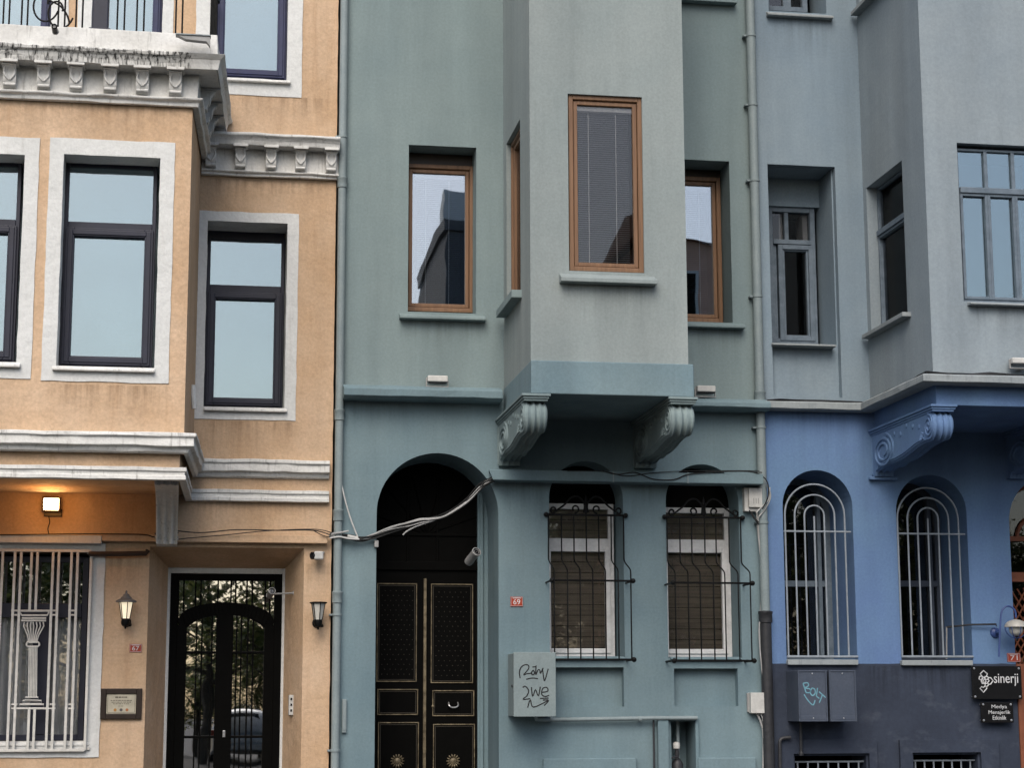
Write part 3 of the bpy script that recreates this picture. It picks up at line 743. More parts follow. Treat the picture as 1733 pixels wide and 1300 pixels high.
b.wall(f0, rect(GX0, GX1, 0, zsplit), [(dpoly, .72), (arch_px(930, 1056, 781, 1113, 0), .50), (arch_px(1129, 1253, 786, 1114, 0), .50),
       (rect(*panels[0]), .09), (rect(*panels[1]), .09), (rect(*nz), .35)], rim=1.0)
for p in panels: b.add([(p[0], .09, p[2]), (p[1], .09, p[2]), (p[1], .09, p[3]), (p[0], .09, p[3])], [(0, 1, 2, 3)])
b.add([(nz[0], .35, nz[2]), (nz[1], .35, nz[2]), (nz[1], .35, nz[3]), (nz[0], .35, nz[3])], [(0, 1, 2, 3)])
build('lower_wall', b, 'greylow', grey)
b = MB(); b.box(GX0+.02, GX1-.02, 1.4, 9, 0, ZT-.02); build('rear_wall', b, 'grey', grey)
b = MB(); b.box(GX0, GX1, -.2, 9.2, ZT, ZT+.2); build('roof', b, 'grey', grey)
# --- bay
bx0, bx1 = X(897, 330, YG), X(1159.5, 330, YG)
bzt = ZT-.05; bz1 = Z(1030, 613, YG-.03); bz0 = Z(1030, 669, YG-.03)
bw = RP(962, 161, 1088.5, 460, YG)
fl = LF(bx0)
# window in the bay's left side
def yside(px, py, Xs):      # pixel -> (y, z) on plane x = Xs
    d = _F*FPX + _R*(px-866.5) - _U*(py-650.0); t = (Xs-CAM.x)/d.x; p = CAM+d*t
    return p.y, p.z
ya, za = yside(880, 196, bx0); yb_, zb_ = yside(857, 248, bx0); _, zc = yside(881, 494, bx0)
zsw = (za+zb_)/2
b = MB()
b.wall(fg, rect(bx0, bx1, bz0+.05, bzt), [(rect(*bw), .12)])
b.wall(fl, [(YG, bz0+.05), (0, bz0+.05), (0, bzt), (YG, bzt)], [(rect(ya, yb_, zc, zsw), .12)])
b.add([(bx1, YG, bz0+.05), (bx1, 0, bz0+.05), (bx1, 0, bzt), (bx1, YG, bzt)], [(0, 1, 2, 3)])
b.add([(bx0, YG, bzt), (bx1, YG, bzt), (bx1, 0, bzt), (bx0, 0, bzt)], [(0, 1, 2, 3)])
build('bay_wall', b, 'greybay_lit', grey)
bbx0, bbx1 = X(892, 640, YG-.03), X(1174, 640, YG-.03)
b = MB(); b.box(bx0-.004, bbx1, YG-.035, -.001, bz0, bz1); build('bay_base', b, 'greylow', grey, bev=.008)
# --- carved brackets
def corbel(parent, xa, xb, yf, zt, zw, vr, mt):
    """xa..xb width, yf front y, zt top, zw foot height at the wall, vr small volute radius"""
    Lh = -yf; cy, cz = yf+vr*1.02, zt-.055-vr
    prof = [(0, zt-.05), (yf+.02, zt-.05)]
    for i in range(15):
        a = math.radians(95+ (285-95)*i/14); prof.append((cy+vr*math.cos(a), cz+vr*math.sin(a)))
    ex, ez = prof[-1]
    for i in range(1, 17):                 # sagging underside
        t = i/16; y = ex+(-.10-ex)*t
        z = ez+(zw+.05-ez)*(t**1.25) - .012*math.sin(math.pi*t) + .010*math.sin(t*math.pi*3)
        prof.append((y, z))
    prof += [(-.08, zw), (0, zw)]
    n = len(prof); ns = 16; vs = []; fs = []
    cen = (sum(p[0] for p in prof)/n, sum(p[1] for p in prof)/n)
    for k in range(ns+1):
        t = k/ns; ins = .0 if k in (0, ns) else .022*(1-abs(math.cos(t*math.pi*3.5)))
        for j, (y, z) in enumerate(prof):
            if 2 <= j < n-2:
                a, c = prof[j-1], prof[j+1]; tx, tz = c[0]-a[0], c[1]-a[1]; L = math.hypot(tx, tz) or 1
                y, z = y-ins*tz/L*(-1), z-ins*(-tx)/L*(-1)
            vs.append((xa+(xb-xa)*t, y, z))
    for k in range(ns):
        for q in range(n): fs.append((k*n+q, k*n+(q+1) % n, (k+1)*n+(q+1) % n, (k+1)*n+q))
    fs += [tuple(range(n-1, -1, -1)), tuple(range(ns*n, (ns+1)*n))]
    b = MB().add(vs, fs)
    o = build('bracket', b, mt, parent, smooth=True)
    # abacus mouldings
    c = MB(); c.box(xa-.03, xb+.03, yf-.035, 0, zt-.022, zt-.001); c.box(xa-.018, xb+.018, yf-.02, 0, zt-.042, zt-.023); c.box(xa-.008, xb+.008, yf-.008, 0, zt-.06, zt-.043)
    build('abacus', c, mt, o, bev=.004)
    # scroll relief on both sides
    for xs, nm in ((xa, 'scroll_relief'), (xb, 'scroll_relief')):
        r = MB()
        def spiral(sy, sz, r0, r1, turns, a0, rad, ky=1.0):
            pts = []
            k = int(26*turns)
            for i in range(k+1):
                t = i/k; a = a0+turns*2*math.pi*t; rr = r0+(r1-r0)*t
                pts.append((xs, sy+ky*rr*math.cos(a), sz+rr*math.sin(a)))
            r.tube(pts, rad, 6)
        spiral(cy, cz, vr*.88, vr*.12, 2.2, math.pi*.5, .011)
        R = (zt-.06-zw)*.40; by, bz = -R*1.95-.03, zt-.075-R*1.05
        spiral(by, bz, R, R*.30, 2.4, math.pi*.6, .015, 1.75)
        r.tube([(xs, -.02, zt-.07), (xs, -.02, zw+.02)], .010, 6)
        u = [(xs, y-(0), z+.02) for y, z in prof[17:-3]]
        if len(u) > 3: r.tube(u, .010, 6)
        for i in range(5):               # little leaves between the scrolls
            t = i/4; y = by-R*1.9+(cy+vr*1.3-(by-R*1.9))*t*.9; z = zt-.12-.03*math.sin(i*2.1)
            r.lathe((xs, y, z), (1, 0, 0), [(.001, -.012), (.022, -.006), (.026, .0), (.022, .006), (.001, .012)], 8)
        for i in range(4):
            a = math.radians(200+i*30); p0 = (xs, cy+vr*1.5, cz-vr*.3)
            r.tube([p0, (xs, p0[1]+.07*math.cos(a), p0[2]+.07*math.sin(a))], [.008, .014], 6)
        build(nm, r, mt, o, smooth=True)
    return o
czw = Z(850, 790, 0)
cxa, cxb = X(886, 690, YG), X(925, 690, YG)
corbel(grey, cxa+.01, cxb, YG-.01, bz0, czw, .125, 'grey')
cxa2, cxb2 = X(1136, 700, YG), X(1174, 700, YG)
corbel(grey, cxa2, cxb2, YG-.01, bz0, czw, .125, 'grey')
# --- upper windows in brown wood
def wood_window(parent, m, x0, x1, z0, z1, gm, blind=None, ft=.038, hide=0, bm='blind'):
    b = MB(); b.ring(m, x0, x1, z0, z1, ft, -.01, .06); b.ring(m, x0+ft-.008, x1-ft+.008, z0+ft-.008, z1-ft+.008, .012, .0, .05)
    b.ring(m, x0+ft+.008, x1-ft-.008, z0+ft+.008, z1-ft-.008, .034, .01, .07)
    w_ = build('window', b, 'wood', parent, bev=.004); k = ft+.04
    pane(w_, m, x0+k, x1-k, z0+k, z1-k, .035, gm)
    room(w_, m, x0, x1, z0, z1, .13, .4)
    if blind:
        u0, u1 = blind; s = MB(); pitch = .019; n = int((z1-z0-2*k-.05)/pitch)
        for i in range(n):
            z = z0+k+.01+i*pitch
            q = [m(u0, z, .085), m(u1, z, .085), m(u1, z+.0125, .097), m(u0, z+.0125, .097)]
            s.add(q, [(0, 1, 2, 3)])
        build('blind', s, bm, w_)
        c = MB()
        for fr_ in (.2, .74): 
            uu = u0+(u1-u0)*fr_; c.mbox(m, uu-.003, uu+.003, z0+k, z1-k, .078, .083)
        build('blind_cord', c, 'blindhead', w_)
        h = MB(); h.mbox(m, u0-.02, u1+.02, z1-k-.045, z1-k+.002, .045, .10); build('blind_head', h, 'blindhead', w_)
    return w_
Yw = .24
x0, x1, z0, z1 = RP(683.5, 279, 802, 528, Yw)
wood_window(grey, FR(Yw), x0, x1, z0, z1, 'glass_mid', (x0+.13, x1-.12), bm='blinddark')
b = MB(); b.box(gl[0], gl[1], Yw+.02, Yw+.12, z1-.002, gl[3]+.02); build('dark_head_panel', b, 'brownframe', grey)  # dark panel standing in for the soffit shade above the frame
Yw2 = .30
x0, x1, z0, z1 = RP(1128, 299, 1221, 545, Yw2)
wood_window(grey, FR(Yw2), x0, x1, z0, z1, 'glass_mid', (x0+.13, x1-.12), bm='blinddark')
b = MB(); b.box(grr[0], grr[1], Yw2+.02, Yw2+.12, z1-.002, grr[3]+.02); build('dark_head_panel', b, 'brownframe', grey)  # right window: dark panel again in place of shade under the head
x0, x1, z0, z1 = RP(963, 163, 1088, 460, YG+.03)
wood_window(grey, FR(YG+.035), x0, x1, z0, z1, 'glass', (x0+.1, x1-.1))
wood_window(grey, LF(bx0+.05), ya+.005, yb_-.005, zc+.005, zsw-.005, 'glass_dull', None, ft=.03)
x0, x1, z0, z1 = gt; wood_window(grey, FR(.28), x0, x1, z0, z1, 'glass', None)
sill(grey, 677, 529, 823, 540, 0, .09, 'grey', .25); sill(grey, 1140, 543, 1262, 553.5, 0, .09, 'grey', .3)
sill(grey, 950, 461, 1113, 478, YG, .10, 'greybay_lit', .1); sill(grey, 1140, -9, 1248, 1, 0, .09, 'grey', .3)
b = MB(); b.box(bx0-.09, bx0+.1, ya-.06, yb_+.06, zc-.065, zc+.005); build('window_sill', b, 'grey', grey, bev=.006)
# --- first floor band
def band(parent, a, c, yt, yb, out, mt, xlim=None):
    x0, x1, z0, z1 = RP(a, yt, c, yb, -out)
    if xlim: x0, x1 = xlim
    pr = [(0, z0), (out*.8, z0), (out, z0+.02), (out, z1-.03), (out*.9, z1-.01), (out*.55, z1), (out*.5, z1+.02), (0, z1+.025)]
    return build('string_course', MB().sweep(pr, [(x0, 0), (x1, 0)], jit=.008, seed=a), mt, parent, bev=.005)
band(grey, 582, 851, 654, 675, .22, 'greylow'); band(grey, 1170, 1296, 676, 692, .22, 'greylow', (bx1-.02, GX1+.02))
# --- ledge over the ground floor windows
x0, x1, z0, z1 = RP(838, 798, 1292, 815, -.2)
zl = Z(1060, 798.5, -.2); zl0 = Z(1060, 816, -.2)
b = MB(); m = lambda u, v, w: (w, -u, v)
b.add([(x0+.03, 0, zl0), (x0-.02, -.2, zl0), (x1, -.2, zl0), (x1, 0, zl0), (x0-.03, 0, zl), (x0-.06, -.2, zl), (x1, -.2, zl), (x1, 0, zl)],
      [(0, 1, 2, 3), (4, 7, 6, 5), (0, 4, 5, 1), (1, 5, 6, 2), (2, 6, 7, 3), (0, 3, 7, 4)])
build('ledge', b, 'greylow', grey, bev=.006)
b = MB()
for px in (1038, 1164): q = P(px, 806, -.2); b.box(q.x-.006, q.x+.006, -.206, -.19, zl0-.002, zl+.002)
build('ledge_seam', b, 'pipe', grey)
# --- ground floor windows in white plastic with wooden blinds
Yk = .34; m = FR(Yk)
for gi, (a, c, top, mid0, mid1, bot) in enumerate(((916, 1039, 853, 912, 928, 1114), (1114, 1236, 860, 914, 930, 1115))):
    x0, x1, z0, z1 = RP(a, top, c, bot, Yk); mx = (a+c)/2
    b = MB(); b.ring(m, x0, x1, z0, z1, .052, -.02, .05); t1, t0 = Z(mx, mid0, Yk), Z(mx, mid1, Yk)
    b.mbox(m, x0+.052, x1-.052, t0, t1, -.022, .05); b.ring(m, x0+.04, x1-.04, z0+.04, t0+.01, .045, -.035, .03)
    w_ = build('window', b, 'pvc', grey, bev=.005)
    pane(w_, m, x0+.085, x1-.085, z0+.085, t0-.035, .0, 'glass'); pane(w_, m, x0+.05, x1-.05, t1, z1-.05, .0, 'glass')
    room(w_, m, x0, x1, z0, z1+.45, .10, .4)
    # lunette above the frame
    lz = MB(); lz.mbox(m, x0, x1+.03, z1, Z(mx, 770, 0), .0, .02); build('lunette_panel', lz, 'doorblack', w_)
    zz = z1-.05; k = 0; s0 = None
    while zz > z0+.06:
        h = .098
        mbs = MB().mbox(m, x0+.045, x1-.045, max(z0+.05, zz-h+.006), zz, .035+.006*(k % 2), .047+.006*(k % 2))
        build('blind_slat', mbs, 'bamboo', w_); zz -= h; k += 1
# --- black bellied grilles
def belly(parent, tops, bots, yt, yk0, yk1, ym, yb, Y0=-.03, Y1=-.30):
    mx = (tops[0]+tops[-1])/2
    zt_, zk0, zk1, zm, zb = Z(mx, yt, Y0), Z(mx, yk0, Y0), Z(mx, yk1, Y1), Z(mx, ym, Y1), Z(mx, yb, Y1)
    xt = [X(p, yt, Y0) for p in tops]; xs = []
    xa, xb = xt[0], xt[-1]
    g = group_part('window_grille', parent, (( xa+xb)/2, Y1, zb))
    build('rail', MB().tube([(xa-.02, .02, zt_), (xa-.02, Y0, zt_), (xb+.02, Y0, zt_), (xb+.02, .02, zt_)], .010, 6), 'black', g)
    build('rail', MB().tube([(xa-.02, .02, zm), (xa-.02, Y1, zm), (xb+.02, Y1, zm), (xb+.02, .02, zm)], .009, 6), 'black', g)
    build('rail', MB().tube([(xa-.02, .02, zb), (xa-.02, Y1, zb), (xb+.02, Y1, zb), (xb+.02, .02, zb)], .010, 6), 'black', g)
    for xx in (xa-.02, xb+.02):
        for zz, yy in ((zt_, Y0), (zm, Y1), (zb, Y1)): build('knob', MB().lathe((xx, yy, zz), (0, 1, 0), [(.001, -.03), (.018, -.024), (.024, 0), (.018, .02), (.001, .026)], 10), 'black', g, smooth=True)
    for x in xt:
        pts = [(x, Y0, zt_), (x, Y0, zk0)]
        for i in range(1, 8):
            t = i/8; s = t*t*(3-2*t); pts.append((x, Y0+(Y1-Y0)*s, zk0+(zk1-zk0)*t))
        pts += [(x, Y1, zk1), (x, Y1, zb)]
        build('bar', MB().tube(pts, .0065, 6), 'black', g, smooth=True)
    # crest: two S scrolls and a finial
    cx = (xa+xb)/2; hw = (xb-xa)/2
    for sg in (-1, 1):
        pts = []
        for i in range(14):
            a = math.radians(-60+i*26); rr = .018+.020*i/13
            pts.append(Vector((cx+sg*(.10+rr*math.cos(a)), Y0, zt_+.055+rr*math.sin(a))))
        pts = pts[::-1]
        arcp = [Vector((cx+sg*.02, Y0, zt_+.02)), Vector((cx+sg*.015, Y0, zt_+.10)), Vector((cx+sg*.07, Y0, zt_+.165)), Vector((cx+sg*.14, Y0, zt_+.155)), Vector((cx+sg*.20, Y0, zt_+.09)), Vector((cx+sg*hw*.88, Y0, zt_+.015))]
        end = []
        ex = cx+sg*(hw-.05)
        for i in range(12):
            a = math.radians(250+sg*0+i*28); rr = .036-.022*i/11
            end.append(Vector((ex+sg*rr*math.cos(a), Y0, zt_+.045+rr*math.sin(a))))
        build('scroll', MB().tube(spline(arcp, 5), .0085, 6), 'black', g, smooth=True)
        build('scroll', MB().tube(pts, .0085, 6), 'black', g, smooth=True)
        build('scroll', MB().tube(end, .0085, 6), 'black', g, smooth=True)
    fz = MB(); fz.lathe((cx, Y0, zt_), (0, 0, 1), [(.008, 0), (.012, .05), (.008, .09), (.022, .12), (.014, .14), (.002, .19)], 10)
    build('finial', fz, 'black', g, smooth=True)
    return g
belly(grey, (928, 950, 971, 992, 1013, 1034, 1055), None, 872, 946, 968, 983, 1117)
belly(grey, (1128.5, 1150, 1170, 1192, 1211, 1233, 1253), None, 876, 950, 972, 987, 1119)
sill(grey, 936, 1111, 1058, 1116, 0, .05, 'greylow', .4); sill(grey, 1136, 1112, 1256, 1117, 0, .05, 'greylow', .4)
# --- lower plinth bands
x0, x1, z0, z1 = RP(920, 1284, 1078, 1330, -.05); b = MB(); b.box(x0, x1, -.05, 0, 0, z1); build('plinth_block', b, 'greylow', grey, bev=.01)
x0, x1, z0, z1 = RP(1182, 1283, 1280, 1330, -.05); b = MB(); b.box(x0, x1, -.05, 0, 0, z1); build('plinth_block', b, 'greylow', grey, bev=.01)
# niche frame, pipe and valve
b = MB(); b.ring(f0, nz[0]-.05, nz[1]+.025, nz[2], nz[3]+.012, .03, -.03, .02); build('niche_frame', b, 'greylow', grey, bev=.004)
x0, x1, z0, z1 = RP(1114, 1215, 1132, 1330, -.05); b = MB(); b.box(x0, x1-.002, -.06, 0, .25, z1); build('niche_door', b, 'greylow', grey, bev=.004)
# --- entrance door, black with gilt mouldings
Yd = .70; m = FR(Yd); x0, x1 = dx0-.02, X(807, 1080, Yd); zh = Z(720, 966, Yd)
zt = dapex-.04
b = MB()
poly = arch(dx0, dx1, .3, dapex, n=30)
b.mbox(m, x0, x1, .3, zh, -.02, .04); b.mbox(m, x0, x1, zh, zh+.08, -.045, .04)
b.mbox(m, x0, dx1+.02, zh+.08, dapex+.02, .0, .04)
for px in (690, 740): q = X(px, 925, Yd); b.mbox(m, q-.012, q+.012, zh+.08, dapex, -.014, .0)
zq = Z(720, 905, Yd); b.mbox(m, x0, x1, zq-.015, zq+.015, -.016, .0)
for a in range(20, 180, 28):
    cxx = X(722, 900, Yd); L = .55
    p0 = (cxx, zq); p1 = (cxx+L*math.cos(math.radians(a)), zq+L*math.sin(math.radians(a)))
    b.tube([(p0[0], Yd-.004, p0[1]), (p1[0], Yd-.004, p1[1])], .008, 4)
gdoor = build('door', b, 'doorblack', grey, bev=.004)
x2 = X(825, 1080, Yd)
b = MB(); b.mbox(m, x1+.001, x2+.1, .3, dapex+.1, -.05, .04); build('door_jamb', b, 'greylow', grey, bev=.006)
b = MB(); b.mbox(m, x1+.02, x1+.05, .3, dapex-.25, -.075, -.049); build('door_jamb', b, 'greylow', grey, bev=.006)
def gilt(a, t, c, d):
    u0, u1, v0, v1 = RP(a, t, c, d, Yd); v0 = max(v0, .42)
    build('gilt_moulding', MB().ring(m, u0, u1, v0, v1, .010, -.032, -.019), 'gold', gdoor, bev=.003)
    build('gilt_moulding', MB().ring(m, u0+.02, u1-.02, v0+.02, v1-.02, .004, -.026, -.019), 'golddim', gdoor)
    return u0, u1, v0, v1
pans = [gilt(637, 988, 705, 1155), gilt(728.5, 989, 800, 1157)]
gilt(638, 1167, 707, 1211); gilt(731, 1169, 802, 1213); gilt(638.5, 1223, 708, 1400); gilt(732, 1226, 803, 1400)
u0, u1, _, v1 = RP(715.5, 980, 720.5, 1300, Yd)
build('astragal', MB().mbox(m, u0, u1, .34, v1, -.05, -.019), 'gold', gdoor, bev=.004)
for u0, u1, v0, v1 in pans:          # studded panels
    s = MB(); k = 0; zz = v0+.07
    while zz < v1-.05:
        xx = u0+.05+(.0255 if k % 2 else 0)
        while xx < u1-.04:
            s.lathe((xx, Yd-.02, zz), (0, -1, 0), [(.0042, 0), (.003, .003), (.001, .004)], 6); xx += .051
        zz += .045; k += 1
    st = build('stud', s, 'golddim', gdoor); st['kind'] = 'stuff'
for px in (672.5, 767):
    q = P(px, 1289, Yd-.02); r = MB()
    r.lathe((q.x, q.y, q.z), (0, -1, 0), [(.030, 0), (.028, .012), (.012, .02), (.001, .022)], 14)
    for k in range(14):
        a = k/14*2*math.pi
        r.tube([(q.x+.028*math.cos(a), q.y-.004, q.z+.028*math.sin(a)), (q.x+.046*math.cos(a), q.y-.012, q.z+.046*math.sin(a)), (q.x+.062*math.cos(a), q.y-.004, q.z+.062*math.sin(a))], [.005, .008, .005], 6)
    build('rosette', r, 'gold', gdoor, smooth=True)
q = P(767, 1193, Yd-.02)
build('pull_plate', MB().box(q.x-.055, q.x+.055, q.y-.004, q.y+.002, q.z-.04, q.z+.04), 'doorblack', gdoor, bev=.002)
build('handle', MB().tube(spline([(q.x-.042, q.y, q.z+.018), (q.x-.042, q.y-.03, q.z-.008), (q.x-.02, q.y-.034, q.z-.025), (q.x+.02, q.y-.034, q.z-.025), (q.x+.042, q.y-.03, q.z-.008), (q.x+.042, q.y, q.z+.018)]), .007, 8), 'steel', gdoor, smooth=True)
q = P(732, 1196, Yd-.03); build('knob', MB().lathe((q.x, q.y+.01, q.z), (0, -1, 0), [(.006, 0), (.006, .02), (.013, .03), (.011, .042), (.001, .046)], 12), 'gold', gdoor, smooth=True)
b = MB(); b.box(dx0-.05, dx1+.05, -.3, .7, 0, .16); b.box(dx0, dx1, -.02, .7, .16, .30); build('door_step', b, 'paving', grey, bev=.01)

# ================================================================== BLUE HOUSE (number 71)
BX0 = GX1+.012; BX1 = 13.5
blue = thing('blue_house', ((BX0+BX1)/2, 0, 0), 'blue rendered house with arched barred windows over a slate plinth, number 71', 'house')
YB = -1.58; fbb = FR(YB)
zbb = Z(1380, 688, 0); zpl = Z(1400, 1124, 0)
u1r = RP(1304, 280, 1419, 668, 0); u0r = RP(1298, -200, 1395, 20, 0)
aA = arch_px(1328, 1447, 796, 1119, 0); aB = arch_px(1521, 1641, 804, 1120, 0)
dC = arch_px(1713, 1860, 822, 1119, 0, rise=None)
dcx0, dcx1 = X(1717, 1080, 0), X(1870, 1080, 0)
dC = arch(dcx0, dcx1, zpl, Z(1790, 805, 0), n=24)
ux0, ux1, uz0, uz1 = u1r
zsill = Z(1362, 583, .0)
b = MB()
b.wall(f0, rect(BX0, BX1, zbb, ZT), [(rough(rect(ux0, ux1, zbb+.09, uz1), .2, .003, 4), .08), (rect(*u0r), .5)], rim=1.0)
# back of the tall shallow recess, with the deeper window opening in it
uw = (ux0, ux1-.0, zsill+.02, uz1)
b.wall(FR(.08), rect(ux0, ux1, zbb+.09, uz1), [(rect(ux0+.004, ux1-.012, zsill+.02, uz1-.004), .50)])
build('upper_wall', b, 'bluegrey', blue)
b = MB(); b.wall(f0, rect(BX0, BX1, zpl, zbb), [(aA, .72), (aB, .72), ([p for p in dC], .5)], rim=1.0)
build('lower_wall', b, 'blue', blue)
cw = [RP(1346, 1280, 1467, 1330, -.02), RP(1547, 1278, 1656, 1330, -.02)]
fpl = FR(-.012)
b = MB(); b.wall(fpl, rough([(BX0, 0), (dcx0, 0), (dcx0, zpl), (BX0, zpl)], .05, .012, 9), [(rect(q[0], q[1], .25, q[3]), .4) for q in cw], rim=.012); build('plinth', b, 'slate', blue)
b = MB(); b.box(dcx1, BX1, -.012, 0, 0, zpl); build('plinth', b, 'slate', blue)
b = MB(); b.box(BX0+.02, BX1-.02, 1.4, 9, 0, ZT-.02); build('rear_wall', b, 'bluegrey', blue)
b = MB(); b.box(BX0+.01, BX1, -.2, 9.2, ZT+.003, ZT+.2); build('roof', b, 'bluegrey', blue)
# --- bay
vx0 = X(1566, 310, YB); vx1 = vx0+3.9
zv1 = Z(1650, 632, YB); zv0 = Z(1650, 686, YB)
sw_y0, sw_z = yside(1526, 271, vx0); sw_y1, _ = yside(1466, 318, vx0); _, sw_b = yside(1533, 530, vx0); _, sw_b2 = yside(1472, 570, vx0)
swb = (sw_b+sw_b2)/2
fw = RP(1625, 245, 1776, 512, YB)
UPZ = yside(1452, 21, vx0)[1]
b = MB()
b.wall(fbb, rect(vx0, vx1, zv1, bzt), [(rect(*fw), .14), (rect(fw[0], fw[1], UPZ, UPZ+1.5), .14)])
swr = (sw_y0, sw_y1, swb, sw_z)
q2, q2z = yside(1452, 21, vx0); 
b.wall(LF(vx0), [(YB, zv1), (0, zv1), (0, bzt), (YB, bzt)], [(rect(*swr), .22), (rect(sw_y0, sw_y1, q2z+.0, q2z+1.5), .22)])
b.add([(vx1, YB, zv1), (vx1, 0, zv1), (vx1, 0, bzt), (vx1, YB, bzt)], [(0, 1, 2, 3)])
b.add([(vx0, YB, bzt), (vx1, YB, bzt), (vx1, 0, bzt), (vx0, 0, bzt)], [(0, 1, 2, 3)])
build('bay_wall', b, 'bluebay_lit', blue)
b = MB(); b.box(vx0+.03, vx1-.03, YB+.03, -.001, zv0, zv1+.03); build('bay_base', b, 'blue', blue, bev=.006)
# --- band all round
zt_ = zbb+.03
zt_f = zv1
pr = lambda z: [(0, z-.075), (.12, z-.075), (.15, z-.065), (.15, z-.012), (.14, z), (0, z+.004)]
zav = (Z(1380, 681, -.15)+Z(1650, 633, YB-.15))/2
b = MB(); b.sweep(pr(zav), [(BX0-.02, 0), (vx0, 0), (vx0, YB), (vx1, YB)], jit=.006, seed=21); 
build('string_course', b, 'bandwhite', blue, bev=.004)
b = MB(); b.sweep([(0, zav+.002), (.095, zav+.002), (.10, zav+.02), (.07, zav+.03), (0, zav+.034)], [(BX0, 0), (vx0, 0), (vx0, YB), (vx1, YB)], jit=.022, seed=31)
build('flashing', b, plain('tar_flashing', (.02, .02, .022), rough=.7, bump=.4), blue)
# --- brackets
kx0, kx1 = X(1585, 715, YB), X(1615, 715, YB)
bzw = Z(1485, 808, 0)
corbel(blue, kx0-.02, kx1, YB+.02, zv0+.002, bzw, .115, 'blue')
corbel(blue, vx0+1.32, vx0+1.47, YB+.02, zv0+.002, bzw, .115, 'blue')
b = MB(); b.box(kx0-.06, kx1+.05, -.06, 0, bzw-.03, bzw); build('bracket_foot', b, 'blue', blue, bev=.005)
# --- upper left window
Yu = .52; m = FR(Yu); x0, x1, z0, z1 = RP(1300, 352, 1380, 583, Yu)
b = MB(); b.box(ux0, ux1, Yu-.06, Yu+.1, z1, uz1+.02); build('lintel', b, 'bluegrey', blue)
tz = Z(1345, 411, Yu)
b = MB(); b.ring(m, x0, x1, z0, z1, .05, -.03, .05); b.mbox(m, x0+.05, x1-.05, tz-.025, tz+.02, -.045, .05)
mm = X(1330, 380, Yu); b.mbox(m, mm-.02, mm+.02, tz+.02, z1-.05, -.02, .04)
sx0, sx1 = X(1317, 500, Yu), X(1376, 500, Yu)
b.ring(m, sx0, x1-.03, z0+.03, tz-.03, .045, -.04, .03); b.ring(m, sx0+.05, x1-.075, z0+.07, tz-.07, .02, -.02, .04)
b.mbox(m, x0+.05, sx0-.01, z0+.03, tz-.03, -.01, .04)
w_ = build('window', b, 'framepale', blue, bev=.004)
pane(w_, m, x0+.05, mm-.02, tz+.02, z1-.05, .01, 'glass_dull'); pane(w_, m, mm+.02, x1-.05, tz+.02, z1-.05, .01, 'glass_dull'); pane(w_, m, sx0+.05, x1-.08, z0+.08, tz-.08, .01, 'glass_dull')
room(w_, m, x0, x1, z0, z1, .06, .4)
b = MB()
for a, c_ in ((x0+.05, x0+.055), (mm-.055, mm-.021), (x1-.10, x1-.051)): b.mbox(m, a, c_, tz+.021, z1-.051, .052, .25)
build('inner_reveal', b, 'palelining', w_)
sill(blue, 1308, 580, 1416, 585, 0, .05, 'bandwhite', .5)
x0, x1, z0, z1 = RP(1290, -200, 1362, 20, .3); b = MB(); mq = FR(.3); b.ring(mq, x0, x1, z0, z1, .05, -.03, .05); mm = X(1331, 5, .3); b.mbox(mq, mm-.04, mm+.04, z0+.05, z1-.05, -.02, .05)
w_ = build('window', b, 'framepale', blue, bev=.004); pane(w_, mq, x0+.05, mm-.04, z0+.05, z1-.05, .01, 'glass'); pane(w_, mq, mm+.04, x1-.05, z0+.05, z1-.05, .01, 'glass'); room(w_, mq, x0, x1, z0, z1, .06, .4)
sill(blue, 1300, 18, 1411, 27, 0, .07, 'bandwhite', .4)
# --- bay front window
def blue_casement(m, x0, x1, z0, z1, tz, gm, n=2, lin=True):
    b = MB(); b.ring(m, x0, x1, z0, z1, .022, -.02, .06); b.mbox(m, x0+.022, x1-.022, tz-.026, tz+.026, -.045, .06)
    panes = []
    wd = (x1-x0-.044)/n
    for i in range(n):
        a = x0+.022+wd*i; c = a+wd
        b.ring(m, a, c, z0+.022, tz-.026, .026, -.03, .03); panes.append((a+.026, c-.026, z0+.048, tz-.052))
        if i: b.mbox(m, a-.016, a+.016, tz+.026, z1-.022, -.02, .03)
        panes.append((a+(.016 if i else 0), c-(.016 if i < n-1 else 0), tz+.026, z1-.022))
    o = build('window', b, 'framepale', blue, bev=.004)
    for p in panes: pane(o, m, *p, .008, gm)
    if lin: room(o, m, x0, x1, z0, z1, .07, .4)
    return o
tz = Z(1680, 325, YB+.08)
blue_casement(FR(YB+.08), fw[0]+.01, fw[1]-.01, fw[2]+.01, fw[3]-.03, tz, 'glass_sky', 3)
blue_casement(FR(YB+.08), fw[0]+.01, fw[1]-.01, UPZ+.01, UPZ+1.49, UPZ+1.0, 'glass_sky', 3)
blue_casement(LF(vx0+.12), sw_y0+.005, sw_y1-.005, swb+.005, sw_z-.005, swb+(sw_z-swb)*.68, 'glass_dull', 1)
blue_casement(LF(vx0+.12), sw_y0+.005, sw_y1-.005, q2z+.01, q2z+1.49, q2z+1.0, 'glass_dull', 1)
sill(blue, 1643, 510, 1800, 517, YB, .08, 'bandwhite', .1)
b = MB(); b.box(vx0-.08, vx0+.05, sw_y0-.08, sw_y1+.05, swb-.04, swb); build('window_sill', b, 'bandwhite', blue, bev=.005)
b = MB(); b.box(vx0-.08, vx0+.05, sw_y0-.08, sw_y1+.05, q2z-.04, q2z); build('window_sill', b, 'bandwhite', blue, bev=.005)
